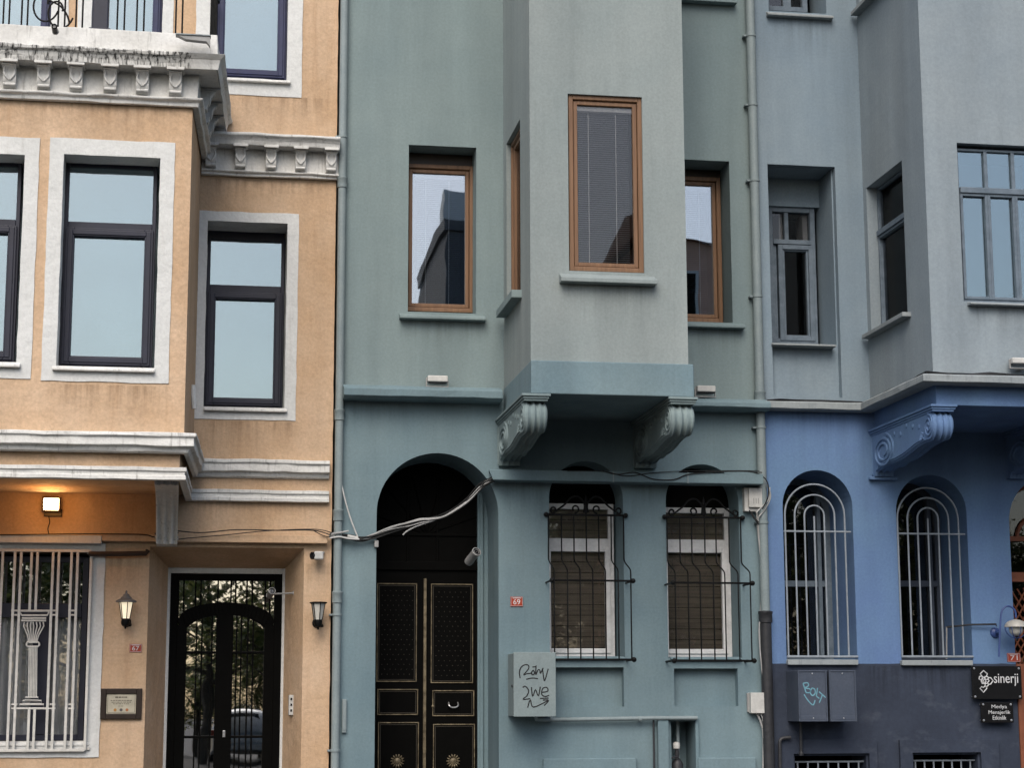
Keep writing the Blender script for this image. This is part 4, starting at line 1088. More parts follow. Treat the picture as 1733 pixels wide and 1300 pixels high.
# --- arched ground floor windows and their grilles
for wi, (a, c, apex, bot, tops, yts, ycross, ybar) in enumerate((
        (1328, 1447, 796, 1119, (1329, 1345.5, 1362, 1378.5, 1395.5, 1413, 1430), (820, 838, 856), 900, 1112),
        (1521, 1641, 804, 1120, (1519.5, 1536.5, 1553.5, 1571, 1588.5, 1606, 1622.5), (826, 843, 860), 904, 1112))):
    Ya = .66; m = FR(Ya)
    ox0, ox1 = X(a, 990, 0), X(c, 990, 0); zap = Z((a+c)/2, apex, 0); zb = Z((a+c)/2, bot, 0)
    po = arch(ox0, ox1, zb-.01, zap+.005); pi_ = arch(ox0+.06, ox1-.06, zb+.06, zap-.06)
    b = MB(); b.wall(m, po, [(pi_, .06)], rim=.08)
    zt0 = Z(a+30, 988, Ya); b.mbox(m, ox0+.06, ox1-.06, zt0-.03, zt0+.025, -.02, .05)
    xm = ox1-.14; b.mbox(m, xm, xm+.035, zb+.06, zap-.12, -.03, .05)
    w_ = build('window', b, 'framepale' if wi == 0 else 'slatebox', blue)
    g = MB(); pp = arch(ox0+.055, ox1-.055, zb+.055, zap-.055); g.prism(pp, m, .02, .026); build('pane', g, 'glass_low' if False else 'glass_dull2', w_)
    room(w_, m, ox0, ox1, zb, zap, .08, .5)
    # grille
    Yq = -.015 if wi == 0 else -.01
    r = MB(); xs = [X(t, ycross, Yq) for t in tops]; cx = xs[3]
    zc_ = Z(tops[3], ycross, Yq); zbt = Z(tops[3], ybar, Yq)
    g = group_part('window_grille', blue, (cx, Yq, zbt))
    build('rail', MB().tube([(ox0-.0, Yq, zc_), (ox1+.0-.03, Yq, zc_)], .009, 6), 'bluegrille', g, smooth=True); build('rail', MB().tube([(ox0, Yq, zbt), (ox1, Yq, zbt)], .011, 6), 'bluegrille', g, smooth=True)
    for k in range(3):
        xa, xb = xs[k], xs[6-k]; rr = (xb-xa)/2; ztop = Z(tops[3], yts[k], Yq); zs_ = ztop-rr
        pts = [(xa, Yq, zbt)]
        for i in range(21):
            an = math.pi*(1-i/20); pts.append(((xa+xb)/2+rr*math.cos(an), Yq, zs_+rr*math.sin(an)))
        pts.append((xb, Yq, zbt)); build('bar', MB().tube(pts, .0085, 6), 'bluegrille', g, smooth=True)
    build('bar', MB().tube([(cx, Yq, zbt), (cx, Yq, Z(tops[3], yts[2]+18, Yq))], .0085, 6), 'bluegrille', g, smooth=True)
    x0, x1, z0, z1 = RP(a+6, bot-2, c+6, bot+7, -.06)
    b = MB(); b.box(x0, x1, -.06, .6, z0, z1); build('window_sill', b, 'bandwhite', blue, bev=.006)
# --- terracotta entrance at the edge of the picture
Yt = .35; m = FR(Yt); zap = Z(1790, 805, 0)
b = MB(); b.wall(m, arch(dcx0-.01, dcx1+.01, .1, zap+.01), [(arch(dcx0+.07, dcx1-.07, .3, zap-.08), .06)], rim=.08)
zt0 = Z(1725, 912, Yt); zt1 = Z(1725, 975, Yt)
b.mbox(m, dcx0+.06, dcx1-.06, zt0-.025, zt0+.02, -.02, .05); b.mbox(m, dcx0+.06, dcx1-.06, zt1-.06, zt1+.03, -.05, .05)
b.mbox(m, (dcx0+dcx1)/2-.05, (dcx0+dcx1)/2+.05, .3, zt1-.06, -.04, .05)
pts = []
for i in range(15):
    a = math.pi*i/14; pts.append(((dcx0+dcx1)/2+.22*math.cos(a), Yt, zt0+.22*math.sin(a)))
b.tube(pts, .02, 6)
tdoor = build('door', b, 'terracotta', blue)
g = MB(); g.prism(arch(dcx0+.05, dcx1-.05, .3, zap-.06), m, .02, .026); build('pane', g, 'glass', tdoor)
room(tdoor, m, dcx0, dcx1, .1, zap, .09, .4)
b = MB()
for i in range(-4, 26):
    for sg in (-1, 1):
        zc0 = .3+i*.11
        def clip(u):
            return zc0+sg*(u-(dcx0+dcx1)/2)*1.6
        us = [dcx0+.07+(dcx1-dcx0-.14)*k/12 for k in range(13)]
        seg = [(u, Yt-.015, clip(u)) for u in us if .32 < clip(u) < zt1-.07]
        if len(seg) > 1: b.tube([seg[0], seg[-1]], .008, 4)
lt = build('lattice', b, 'terracotta', tdoor); lt['kind'] = 'stuff'
b = MB(); b.box(dcx0-.03, dcx1+.03, -.3, .5, 0, .1); b.box(dcx0, dcx1, -.011, .5, .1, .3); build('door_step', b, 'paving', blue, bev=.01)
b = MB(); b.box(dcx0-.005, dcx0+.085, -.03, .30, .1, zpl); build('door_pilaster', b, 'terracotta', blue, bev=.006)
# --- cellar windows with bars and raised trims
for i, q in enumerate(cw):
    r = MB(); zt_ = q[3]-.055; r.tube([(q[0], .06, zt_), (q[1], .06, zt_)], .009, 6)
    g = build('window_grille', r, 'bluegrille', blue, smooth=True)
    n = 7
    for k in range(n):
        x = q[0]+(q[1]-q[0])*(k+.5)/n; build('bar', MB().tube([(x, .06, .25), (x, .06, zt_)], .008, 6), 'bluegrille', g, smooth=True)
    room(g, FR(.3), q[0]-.02, q[1]+.02, .23, q[3]+.02, .0, .4)
for (a, t, c, d) in ((1320, 1252, 1484, 1262), (1523, 1253, 1690, 1262)):
    x0, x1, z0, z1 = RP(a, t, c, d, -.05); b = MB()
    qq = cw[0] if a < 1500 else cw[1]
    b.wall(FR(-.05), rect(x0, x1, 0, z1), [(rect(qq[0]-.02, qq[1]+.02, .22, qq[3]+.02), .04)], rim=.045)
    build('cellar_surround', b, 'slate', blue)

# ================================================================== THINGS ON THE FACADES
# --- drainpipes
def drainpipe(name, px, Y, r, z0, z1, rings, label, joints=(), mt='pipe', shade=True):
    x = X(px, 650, Y); t = thing(name, (x, Y, z0), label, 'drainpipe', None)
    build('pipe', MB().tube([(x, Y, z0), (x, Y, z1)], r, 16), mt, t, smooth=True)
    for py in rings:
        z = Z(px, py, Y); b = MB().lathe((x, Y, z), (0, 0, 1), [(r+.001, -.012), (r+.007, -.01), (r+.007, .01), (r+.001, .012)], 16)
        b.box(x-r-.03, x-r+.002, Y-.008, .03, z-.008, z+.008)
        build('pipe_clamp', b, mt, t, smooth=True)
    for py in joints:
        z = Z(px, py, Y); build('pipe_socket', MB().lathe((x, Y, z), (0, 0, 1), [(r+.001, -.05), (r+.008, -.045), (r+.008, .03), (r+.012, .035), (r+.012, .05), (r+.001, .055)], 16), mt, t, smooth=True)
    return t
drainpipe('drainpipe', 575, -.05, .037, .05, ZT-.1, (231, 1041, 1271), 'thin grey drainpipe running down between the peach house and the grey house', (309, 703, 873, 1012))
zj = Z(1290, 1040, -.06)
t = drainpipe('drainpipe', 1285.5, -.06, .043, zj, ZT-.1, (61, 178, 306, 502, 724, 885), 'grey drainpipe with dark iron foot between the grey house and the blue house', (672,))
x = X(1285.5, 650, -.06)
lower = build('cast_iron_foot', MB().tube([(x, -.06, 0), (x, -.06, zj+.01)], .052, 16), 'castiron', t, smooth=True)
lower['label'] = 'dark cast iron lower length'
build('pipe_socket', MB().lathe((x, -.06, zj-.02), (0, 0, 1), [(.053, -.06), (.062, -.055), (.062, .02), (.066, .025), (.066, .045), (.044, .05)], 16), 'castiron', t, smooth=True)

# --- cables
def cable(parent, pts, Y, r, mt, name='cable'):
    q = [P(a, b_, Y if len(rest) == 0 else rest[0]) for a, b_, *rest in pts]
    return build(name, MB().tube(spline(q, 6), r, 6), mt, parent, smooth=True)
o = P(640, 905, -.05)
cb = thing('cable_bundle', (o.x, o.y, o.z), 'sagging bundle of grey and black cables strung across the black arched doorway', 'cables')
base = [(558, 906), (590, 909), (612, 913), (634, 908), (662, 897), (690, 889), (712, 882), (730, 879), (755, 872), (790, 848), (815, 823), (838, 811)]
rnd = random.Random(4)
for k, (mt, r) in enumerate((('cablegrey', .008), ('cablegrey', .007), ('cableblack', .008), ('cableblack', .006), ('cablegrey', .005), ('cableblack', .007), ('cableblack', .005))):
    ph = rnd.uniform(0, 6)
    cable(cb, [(a+rnd.uniform(-1.5, 1.5), b_+2.8*math.sin(ph+i*.8)+(k-3)*.6, -.055-.01*math.cos(ph+i*.7)) for i, (a, b_) in enumerate(base)], -.05, r, mt)
cable(cb, [(836, 806), (810, 820), (790, 843), (765, 862), (735, 876)], -.06, .004, 'cableblack')
cable(cb, [(735, 881), (705, 891), (688, 900), (682, 906)], -.05, .007, 'cablegrey')
cable(cb, [(578, 820), (585, 850), (594, 880), (606, 911)], -.06, .007, 'cablewhite')
cable(cb, [(560, 904), (575, 902), (590, 899)], -.10, .009, 'cablegrey'); cable(cb, [(558, 911), (575, 909), (590, 912), (608, 913)], -.10, .008, 'cablewhite')
q = P(637, 921, -.03); build('cable_clip', MB().box(q.x-.018, q.x+.018, -.05, 0, q.z-.03, q.z+.03), 'plasticgrey', cb, bev=.004)
q = P(597, 910, -.05); build('cable_joint', MB().tube([P(588, 908, -.07), P(605, 912, -.07)], .018, 8), 'plasticwhite', cb, smooth=True)
o = P(400, 905, -.1)
pc = thing('facade_cables', (o.x, o.y, o.z), 'thin dark cables slung along the peach lintel band', 'cables')
cable(pc, [(-40, 906), (60, 905), (150, 904), (240, 905), (262, 909), (290, 899), (340, 902), (400, 897), (470, 898), (530, 898), (560, 906)], -.105, .005, 'cableblack')
cable(pc, [(262, 904), (283, 914), (320, 911), (380, 906), (450, 899), (530, 896), (562, 902)], -.11, .004, 'cableblack')
cable(pc, [(262, 912), (285, 905), (302, 910)], -.26, .006, 'cablegrey'); cable(pc, [(262, 903), (280, 908), (302, 902)], -.26, .005, 'cableblack'); cable(pc, [(262, 908), (280, 914), (302, 913)], -.27, .006, 'cablewhite')
cable(pc, [(530, 898), (545, 906), (560, 910)], -.1, .004, 'cableblack')
o = P(1160, 800, -.2)
lc = thing('ledge_cables', (o.x, o.y, o.z), 'thin looping cables lying on the ledge over the grille windows', 'cables')
cable(lc, [(1020, 797), (1045, 803), (1075, 800), (1105, 811), (1140, 812), (1165, 803), (1200, 800), (1250, 798), (1290, 800)], -.21, .005, 'cableblack')
cable(lc, [(960, 797), (1020, 798), (1060, 806), (1100, 801), (1150, 798), (1220, 797), (1285, 797)], -.21, .004, 'cableblack')
cable(lc, [(1250, 797), (1280, 801), (1298, 815), (1300, 840), (1290, 862)], -.14, .006, 'cableblack')
o = P(1290, 1000, -.03)
rc = thing('service_cables', (o.x, o.y, 0), 'pale cables dropping beside the dark iron pipe foot to the small white box', 'cables')
cable(rc, [(1281, 868), (1283, 900), (1288, 950), (1289, 1000), (1287, 1050), (1288, 1100), (1292, 1150), (1297, 1178), (1299, 1196), (1294, 1208), (1280, 1209)], -.05, .009, 'cablegrey')
cable(rc, [(1283, 875), (1285, 920), (1291, 980), (1290, 1040), (1285, 1060), (1287, 1110), (1293, 1160)], -.07, .007, 'cablegrey')
cable(rc, [(1281, 1208), (1288, 1225), (1292, 1250), (1291, 1330)], -.05, .009, 'cablegrey'); cable(rc, [(1284, 1206), (1291, 1218), (1292, 1250)], -.06, .006, 'cablegrey')
cable(rc, [(1298, 820), (1304, 840), (1296, 860), (1284, 875)], -.11, .007, 'cablegrey'); cable(rc, [(1280, 868), (1292, 855), (1301, 845), (1303, 825)], -.10, .005, 'cablewhite')
cable(rc, [(1271, 866), (1278, 878), (1287, 885), (1292, 872)], -.08, .006, 'cableblack'); cable(rc, [(1268, 864), (1275, 876), (1284, 888)], -.08, .006, 'cableblack')

def boxy(name, a, t, c, d, Y0, Y1, mt, label, cat, bev=.006, group=None):
    x0, x1, z0, z1 = RP(a, t, c, d, Y1)
    o = thing(name, ((x0+x1)/2, Y0, z0), label, cat, group); 
    build('body', MB().box(x0, x1, Y1, Y0+.01, z0, z1), mt, o, bev=bev)
    return o, (x0, x1, z0, z1)
# junction box by the ledge
jb, (x0, x1, z0, z1) = boxy('junction_box', 1260, 826, 1292, 866, 0, -.07, 'plasticwhite', 'white plastic telecom junction box under the end of the grey ledge', 'junction box')
build('cover', MB().box(x0+.035, x1-.004, -.10, -.069, z0+.035, z1-.004), 'plasticwhite', jb, bev=.006)
for k in range(3):
    q = x0+.075+k*.022; build('vent_mark', MB().box(q, q+.008, -.103, -.099, z0+.07, z0+.12), 'plasticgrey', jb)
jb, (x0, x1, z0, z1) = boxy('junction_box', 1271, 1173, 1294, 1208, 0, -.09, 'plasticwhite', 'small pale cable box low beside the dark pipe foot', 'junction box', .004)
build('back_plate', MB().box(x0-.015, x1-.02, -.03, .01, z0+.01, z1-.004), 'plasticgrey', jb, bev=.003)
# --- gas meter cabinet with graffiti
Yc = -.34
x0, x1, z0, z1 = RP(870, 1106, 940, 1213, Yc)
gx = thing('meter_cabinet', ((x0+x1)/2, 0, z0), 'grey meter cabinet with black scrawled graffiti beside the black door', 'cabinet')
build('body', MB().box(x0, x1, Yc+.02, .01, z0, z1), 'greybox', gx, bev=.005)
build('door', MB().box(x0-.004, x1+.004, Yc, Yc+.018, z0-.004, z1+.008), 'greybox', gx, bev=.004)
q = z0+(z1-z0)*.48; build('lock', MB().lathe((x0-.004, Yc+.07, q), (-1, 0, 0), [(.012, 0), (.012, .008), (.001, .01)], 10), 'castiron', gx)
def Gz(pts, ox, oy): return [(ox+a*600/1733, oy+b_*600/1733) for a, b_ in pts]
S1 = [[(925, 862), (922, 835), (929, 810), (948, 797), (965, 800), (966, 815), (950, 836), (942, 846), (960, 840), (985, 838)],
      [(988, 824), (979, 836), (986, 846), (996, 838), (991, 825), (986, 824)], [(985, 808), (1004, 806)],
      [(1003, 800), (1001, 846), (1012, 822), (1022, 824), (1024, 840), (1038, 812)], [(1034, 816), (1042, 872), (1048, 866), (1062, 816)],
      [(955, 868), (984, 862), (1012, 865)],
      [(938, 908), (950, 902), (966, 922), (958, 948), (938, 966), (975, 962)], [(980, 906), (986, 952), (1000, 918), (1014, 950), (1024, 904)],
      [(1030, 932), (1060, 926), (1056, 908), (1036, 912), (1030, 940), (1046, 952), (1067, 946)], [(1022, 962), (1064, 960)],
      [(962, 1006), (975, 968), (990, 1004), (1062, 972)], [(1036, 970), (1064, 971), (1042, 996)]]
gr = MB()
for s in S1:
    s = Gz(s, 560, 850); gr.tube(spline([P(a, b_, Yc-.0005) for a, b_ in s], 4), .0058, 5)
gr.v = [(v[0], min(Yc+.001, max(Yc-.0015, v[1])), v[2]) for v in gr.v]
build('graffiti', gr, 'spray', gx)
# gas pipe
o = P(1030, 1217, -.06)
gp = thing('gas_pipe', (o.x, o.y, o.z), 'thin painted gas pipe running from the meter cabinet along the grey wall', 'pipe')
build('pipe', MB().tube([P(905, 1208, -.2), P(908, 1218, -.14), P(925, 1219, -.06), P(1000, 1218, -.06), P(1113, 1216, -.06), P(1150, 1216, -.06), P(1180, 1216, -.06)], .019, 10), 'pipe', gp, smooth=True)
for px in (933, 1083): q = P(px, 1217.5, -.06); build('pipe_clip', MB().lathe(q, (1, 0, 0), [(.020, -.014), (.026, -.012), (.026, .012), (.020, .014)], 12).box(q.x-.008, q.x+.008, -.06, .0, q.z-.008, q.z+.008), 'pipe', gp, smooth=True)
q = P(1106, 1218, -.03); build('drop_pipe', MB().tube([(q.x, -.03, q.z), (q.x, -.03, 0)], .009, 8), 'castiron', gp, smooth=True)
q = P(1143, 1216, .12)
gv = thing('gas_valve', (q.x, .12, .3), 'grey gas valve with pale cap inside the small wall niche', 'valve')
build('riser', MB().tube([(q.x+.02, .12, .3), (q.x+.02, .12, q.z)], .016, 10), 'pipe', gv, smooth=True)
zz = Z(1140, 1262, .08); build('cap', MB().lathe((q.x-.01, .06, zz), (0, 0, 1), [(.03, -.03), (.034, 0), (.03, .02), (.01, .03)], 14), 'plasticwhite', gv, smooth=True)
build('valve_body', MB().lathe((q.x-.005, .06, zz-.17), (0, 0, 1), [(.02, -.1), (.05, -.09), (.055, .0), (.04, .03), (.015, .06), (.022, .09), (.015, .14)], 14), 'castiron', gv, smooth=True)
build('lever', MB().tube([(q.x-.005, .02, zz-.1), (q.x-.07, .0, zz-.11)], .008, 8), 'castiron', gv, smooth=True)
# --- two slate cabinets with BOLT tag
Ys = -.36
rs = []
for i, (a, c, lab) in enumerate(((1351, 1400, 'slate grey meter cabinet tagged with cyan graffiti under the arched blue window'), (1404, 1449, 'plain slate grey meter cabinet with clean face next to the cyan tagged one'))):
    x0, x1, z0, z1 = RP(a, 1135, c, 1222, Ys); rs.append((x0, x1, z0, z1))
    o = thing('meter_cabinet', ((x0+x1)/2, 0, z0), lab, 'cabinet')
    build('body', MB().box(x0+.002, x1-.002, Ys+.016, .0, z0, z1), 'slatebox', o, bev=.005)
    build('door', MB().ring(FR(Ys), x0, x1, z0, z1, .014, -.006, .02).box(x0+.014, x1-.014, Ys, Ys+.018, z0+.014, z1-.014), 'slatebox', o, bev=.003)
    build('hinge_strip', MB().box(x0+.014, x1-.014, Ys-.004, Ys+.002, z0+.014, z0+.05), 'slatebox', o, bev=.003)
    build('lock', MB().lathe(((x0+x1)/2, Ys, z0+.03), (0, -1, 0), [(.007, 0), (.006, .005), (.001, .006)], 8), 'steel', o)
    build('lock', MB().lathe(((x0+x1)/2, Ys, z1-.03), (0, -1, 0), [(.007, 0), (.006, .005), (.001, .006)], 8), 'steel', o)
    if i == 0:
        g2 = MB()
        for s in ([(986, 1015), (996, 1045)], [(986, 1015), (1001, 1013), (1004, 1023), (992, 1030), (1009, 1034), (1010, 1045), (996, 1046)], [(1017, 1030), (1010, 1043), (1017, 1056), (1027, 1049), (1026, 1035), (1017, 1030)],
                  [(1035, 1030), (1031, 1058)], [(1031, 1058), (1041, 1066)], [(1040, 1043), (1063, 1063)], [(1052, 1053), (1041, 1080)], [(989, 1052), (1004, 1074), (1020, 1088), (1027, 1072)]):
            s = [((866+a_*.5-1133)*1733/600, (650+b_*.5-850)*1733/600) for a_, b_ in s]
            g2.tube(spline([P(a_, b_, Ys-.0005) for a_, b_ in Gz(s, 1133, 850)], 4), .006, 5)
        g2.v = [(v[0], min(Ys+.001, max(Ys-.0015, v[1])), v[2]) for v in g2.v]
        build('graffiti', g2, 'spraycyan', o)
# supply pipe elbow below
q0 = P(1318, 1256, -.08)
sp = thing('service_pipe', (q0.x, -.08, 0), 'dark bent service pipe under the slate cabinets', 'pipe')
build('pipe', MB().tube(spline([P(1338, 1249, -.08), P(1326, 1250, -.08), P(1320, 1255, -.08), P(1320, 1270, -.08)], 4)+[P(1321, 1400, -.08)], .016, 8), 'castiron', sp, smooth=True)
build('pipe', MB().tube([P(1355, 1222, -.08), P(1356, 1276, -.08)], .014, 8), 'castiron', sp, smooth=True)
build('pipe_flange', MB().lathe(P(1356, 1276, -.08), (0, 0, 1), [(.02, -.02), (.024, 0), (.015, .02)], 10), 'castiron', sp, smooth=True)

# --- number plates, plaques and signs
def plate(a, t, c, d, txt, label, tilt=0):
    x0, x1, z0, z1 = RP(a, t, c, d, -.01); o = thing('house_number_plate', ((x0+x1)/2, 0, z0), label, 'number plate')
    build('panel', MB().box(x0, x1, -.010, .002, z0, z1), 'red', o, bev=.002)
    w_ = x1-x0; h = z1-z0
    text('lettering', txt, x0+w_*.22, x1-w_*.22, z0+h*.2, z1-h*.26, -.0102, 'ltext', o, .001)
    build('border', MB().ring(FR(-.0105), x0+.004, x1-.004, z0+.004, z1-.004, .002, -.0006, .0006), 'ltext', o)
    build('street_line', MB().box(x0+w_*.18, x1-w_*.18, -.0112, -.0102, z1-h*.17, z1-h*.11), 'ltext', o)
    return o
plate(864, 1010.5, 885, 1027, '69', 'small red house number plate reading 69 on the grey wall')
p67 = plate(219, 1090.5, 240, 1104.5, '67', 'small worn red house number plate reading 67 on the peach wall')
plate(1705, 1106, 1727, 1121, '71', 'small red house number plate reading 71 on the blue wall')
x0, x1, z0, z1 = RP(170, 1166, 240, 1218, -.03)
o = thing('certificate_plaque', ((x0+x1)/2, 0, z0), 'brown framed certificate plaque on the peach pier beside the entrance', 'plaque')
build('frame', MB().ring(f0, x0, x1, z0, z1, .045, -.03, .0).box(x0+.045, x1-.045, -.012, 0, z0+.045, z1-.045), 'brownframe', o, bev=.004)
px0, px1, pz0, pz1 = x0+.05, x1-.05, z0+.048, z1-.032
build('paper', MB().box(px0, px1, -.016, -.0125, pz0, pz1), 'paper', o)
build('border', MB().ring(FR(-.0165), px0+.008, px1-.008, pz0+.008, pz1-.008, .0025, -.0006, .0006), 'ink', o)
b = MB(); cxp = (px0+px1)/2; hh = pz1-pz0
for zf, wf, th in ((.74, .42, .010), (.60, .72, .005), (.52, .66, .005), (.44, .56, .005), (.34, .2, .004)):
    n = int(wf*26); wtot = (px1-px0)*wf; xx = cxp-wtot/2
    rr = random.Random(int(zf*100))
    while xx < cxp+wtot/2:
        l = rr.uniform(.008, .028); b.box(xx, min(cxp+wtot/2, xx+l), -.0172, -.0161, pz0+hh*zf, pz0+hh*zf+th); xx += l+.005
build('printed_lines', b, 'ink', o)
for k, c_ in enumerate(((.45, .22, .05), (.12, .1, .1), (.42, .16, .06))):
    build('seal', MB().lathe((cxp-.05+.05*k, -.0155, pz0+hh*.17), (0, -1, 0), [(.013, 0), (.013, .002)], 14), plain('seal_ink_%d' % k, c_), o)
# sign boards
def board(a, t, c, d, Y, label, name='sign_board'):
    x0, x1, z0, z1 = RP(a, t, c, d, Y); o = thing(name, ((x0+x1)/2, 0, z0), label, 'sign')
    build('panel', MB().box(x0, x1, Y, Y+.012, z0, z1), 'signblack', o, bev=.002)
    for xx in (x0+.024, x1-.024):
        for zz in (z0+.022, z1-.022):
            build('stud', MB().lathe((xx, -.012, zz), (0, -1, 0), [(.007, 0), (.007, -Y-.012+.001), (.010, -Y-.011), (.010, -Y-.006), (.001, -Y-.004)], 10), 'steel', o, smooth=True)
    return o
Ysn = -.09
sg = board(1645, 1128, 1729, 1184, Ysn, 'black acrylic sign reading sinerji with a white outlined emblem')
x0, x1, z0, z1 = RP(1682, 1141, 1723, 1162, Ysn); text('lettering', 'sinerji', x0, x1, z0, z1, Ysn, 'ltext', sg, .003)
em = MB()
def E8(x, y): return P(1533+x*200/867, 1000+y*200/867, Ysn-.003)
def loop8(pts, r=.0058): em.tube([E8(*p) for p in pts], r, 6, True)
loop8([(570, 588), (598, 612), (590, 632), (575, 640), (560, 632), (546, 612)])
loop8([(540, 632), (556, 628), (562, 645), (552, 658), (537, 650)]); loop8([(580, 632), (600, 632), (606, 646), (594, 656), (580, 648)])
loop8([(560, 652), (580, 652), (588, 668), (578, 684), (560, 684), (553, 668)]); loop8([(606, 640), (622, 640), (640, 662), (622, 688), (606, 690), (600, 676), (612, 662), (602, 650)])
loop8([(584, 684), (600, 680), (606, 696), (592, 706), (580, 698)]); loop8([(543, 718), (558, 706), (568, 712), (580, 704), (596, 716), (570, 748)])
loop8([(558, 668), (572, 662), (576, 672), (564, 678)])
build('emblem', em, 'ltext', sg)
sg = board(1660, 1189, 1715, 1224, Ysn, 'small black acrylic sign reading Medya Menajerlik Etkinlik')
for tx, a, t, c, d in (('Medya', 1678, 1193.5, 1704, 1201.5), ('Menajerlik', 1673, 1203, 1710, 1211), ('Etkinlik', 1680, 1212, 1703, 1219)):
    x0, x1, z0, z1 = RP(a, t, c, d, Ysn); text('lettering', tx, x0, x1, z0, z1, Ysn, 'ltext', sg, .002)

# --- lanterns
def lantern(px, ytop, ybot, label, roof, lit):
    Y = -.14; top, bot = Z(px, ytop, Y), Z(px, ybot, Y); x = X(px, (ytop+ybot)/2, Y); h = top-bot
    o = thing('wall_lantern', (x, 0, bot), label, 'lantern'); hz = bot+h*(.28 if roof else .36); hz2 = bot+h*(.74 if roof else .97)
    r0, r1 = .033, .058
    g = MB().lathe((x, Y, hz), (0, 0, 1), [(r0, 0), (r1, hz2-hz)], 6); build('lantern_glass', g, 'lanternlit' if lit else 'lanternglass', o)
    fr = MB()
    for k in range(6):
        a = k*math.pi/3+math.pi/6*0
        ax = Vector((0, 0, 1)); aa = ax.orthogonal().normalized(); bb = ax.cross(aa)
        d = aa*math.cos(a)+bb*math.sin(a)
        fr.tube([Vector((x, Y, hz))+d*(r0+.003), Vector((x, Y, hz2))+d*(r1+.003)], .004, 5)
    fr.lathe((x, Y, hz2), (0, 0, 1), [(r1+.012, -.004), (r1+.02, 0), (r1+.02, .008), (r1, .012)], 6)
    build('lantern_frame', fr, 'black', o)
    if roof:
        build('lantern_roof', MB().lathe((x, Y, hz2), (0, 0, 1), [(r1+.034, -.002), (r1+.032, .010), (.05, .030), (.046, .040), (.030, .052), (.026, .064), (.012, .072), (.008, .084), (.010, .09), (.002, .10)], 12), 'lanternroof', o, smooth=True)
    b = MB().lathe((x, Y, hz), (0, 0, 1), [(.002, -.085), (.008, -.08), (.010, -.065), (.028, -.055), (.036, -.02), (.034, .004)], 12)
    b.tube(spline([(x, Y, hz-.045), (x+.04, Y+.05, hz-.05), (x+.02, -.03, hz-.02), (x, .0, hz-.02)], 5), .012, 8)
    b.lathe((x, -.0, hz-.02), (0, -1, 0), [(.045, 0), (.042, .012), (.02, .02)], 14)
    build('lantern_base', b, 'black', o, smooth=True)
    return o, (x, Y, (hz+hz2)/2)
l1, lp = lantern(213, 1003, 1066, 'lit wall lantern with pointed roof left of the peach house door', True, True)
l2, _ = lantern(538.5, 1020, 1067, 'unlit wall lantern missing its roof right of the peach house door', False, False)
# --- lit floodlight under the bay
q = P(86, 857, -.10)
fl_ = thing('floodlight', (q.x, 0, q.z-.1), 'lit orange floodlight on the wall below the peach bay', 'floodlight')
x0, x1, z0, z1 = RP(73, 843, 100, 864, -.10)
build('housing', MB().box(x0-.01, x1+.01, -.085, -.03, z0-.01, z1+.01), 'brownframe', fl_, bev=.006)
build('lit_glass', MB().box(x0+.004, x1-.004, -.094, -.084, z0+.004, z1-.004), 'bulb', fl_, bev=.003)
build('mounting_plate', MB().box(x0+.005, x1+.02, -.03, .005, z0-.045, z0+.02), 'brownframe', fl_, bev=.004)
build('wire', MB().tube(spline([P(82, 872, -.02), P(84, 884, -.02), P(81, 895, -.02), P(83, 904, -.05)], 5), .004, 6), 'cableblack', fl_)
pl = bpy.data.lights.new('floodlight_lamp', 'POINT'); pl.energy = 2.0; pl.color = (1, .42, .10); pl.shadow_soft_size = .08
po_ = bpy.data.objects.new('floodlight_lamp', pl); col.objects.link(po_); po_.parent = fl_; po_.location = (0, -.42, .08)
# small white floodlights on ledges
def flood(a, t, c, d, Y, Yb, label):
    x0, x1, z0, z1 = RP(a, t, c, d, Y); o = thing('floodlight', ((x0+x1)/2, Yb, z0), label, 'floodlight')
    hz = z0+(z1-z0)*.35
    build('housing', MB().box(x0, x1, Y-.05, Y+.04, hz, z1), 'plasticwhite', o, bev=.008)
    build('lamp_glass', MB().box(x0+.006, x1-.006, Y-.035, Y+.03, hz-.012, hz+.002), 'lens', o)
    b = MB().box(x0-.012, x0-.002, Y-.01, Y+.01, z0-.01, hz+.04); b.box(x1+.002, x1+.010, Y-.01, Y+.01, z0-.01, hz+.02); b.box(x0-.012, x1+.010, Y-.012, Y+.012, z0-.014, z0-.004)
    b.box((x0+x1)/2-.02, (x0+x1)/2+.02, Y, Yb+.01, z0-.02, z0-.004)
    build('bracket', b, 'plasticgrey', o, bev=.002)
flood(723, 637, 757, 653, -.10, 0, 'small white floodlight on the grey ledge left of the square bay')
flood(1178, 654, 1209, 670, -.10, 0, 'small white floodlight on the grey ledge between square bay and drainpipe')
flood(1710, 607, 1745, 622, YB-.08, YB, 'small white floodlight on the band of the blue bay')
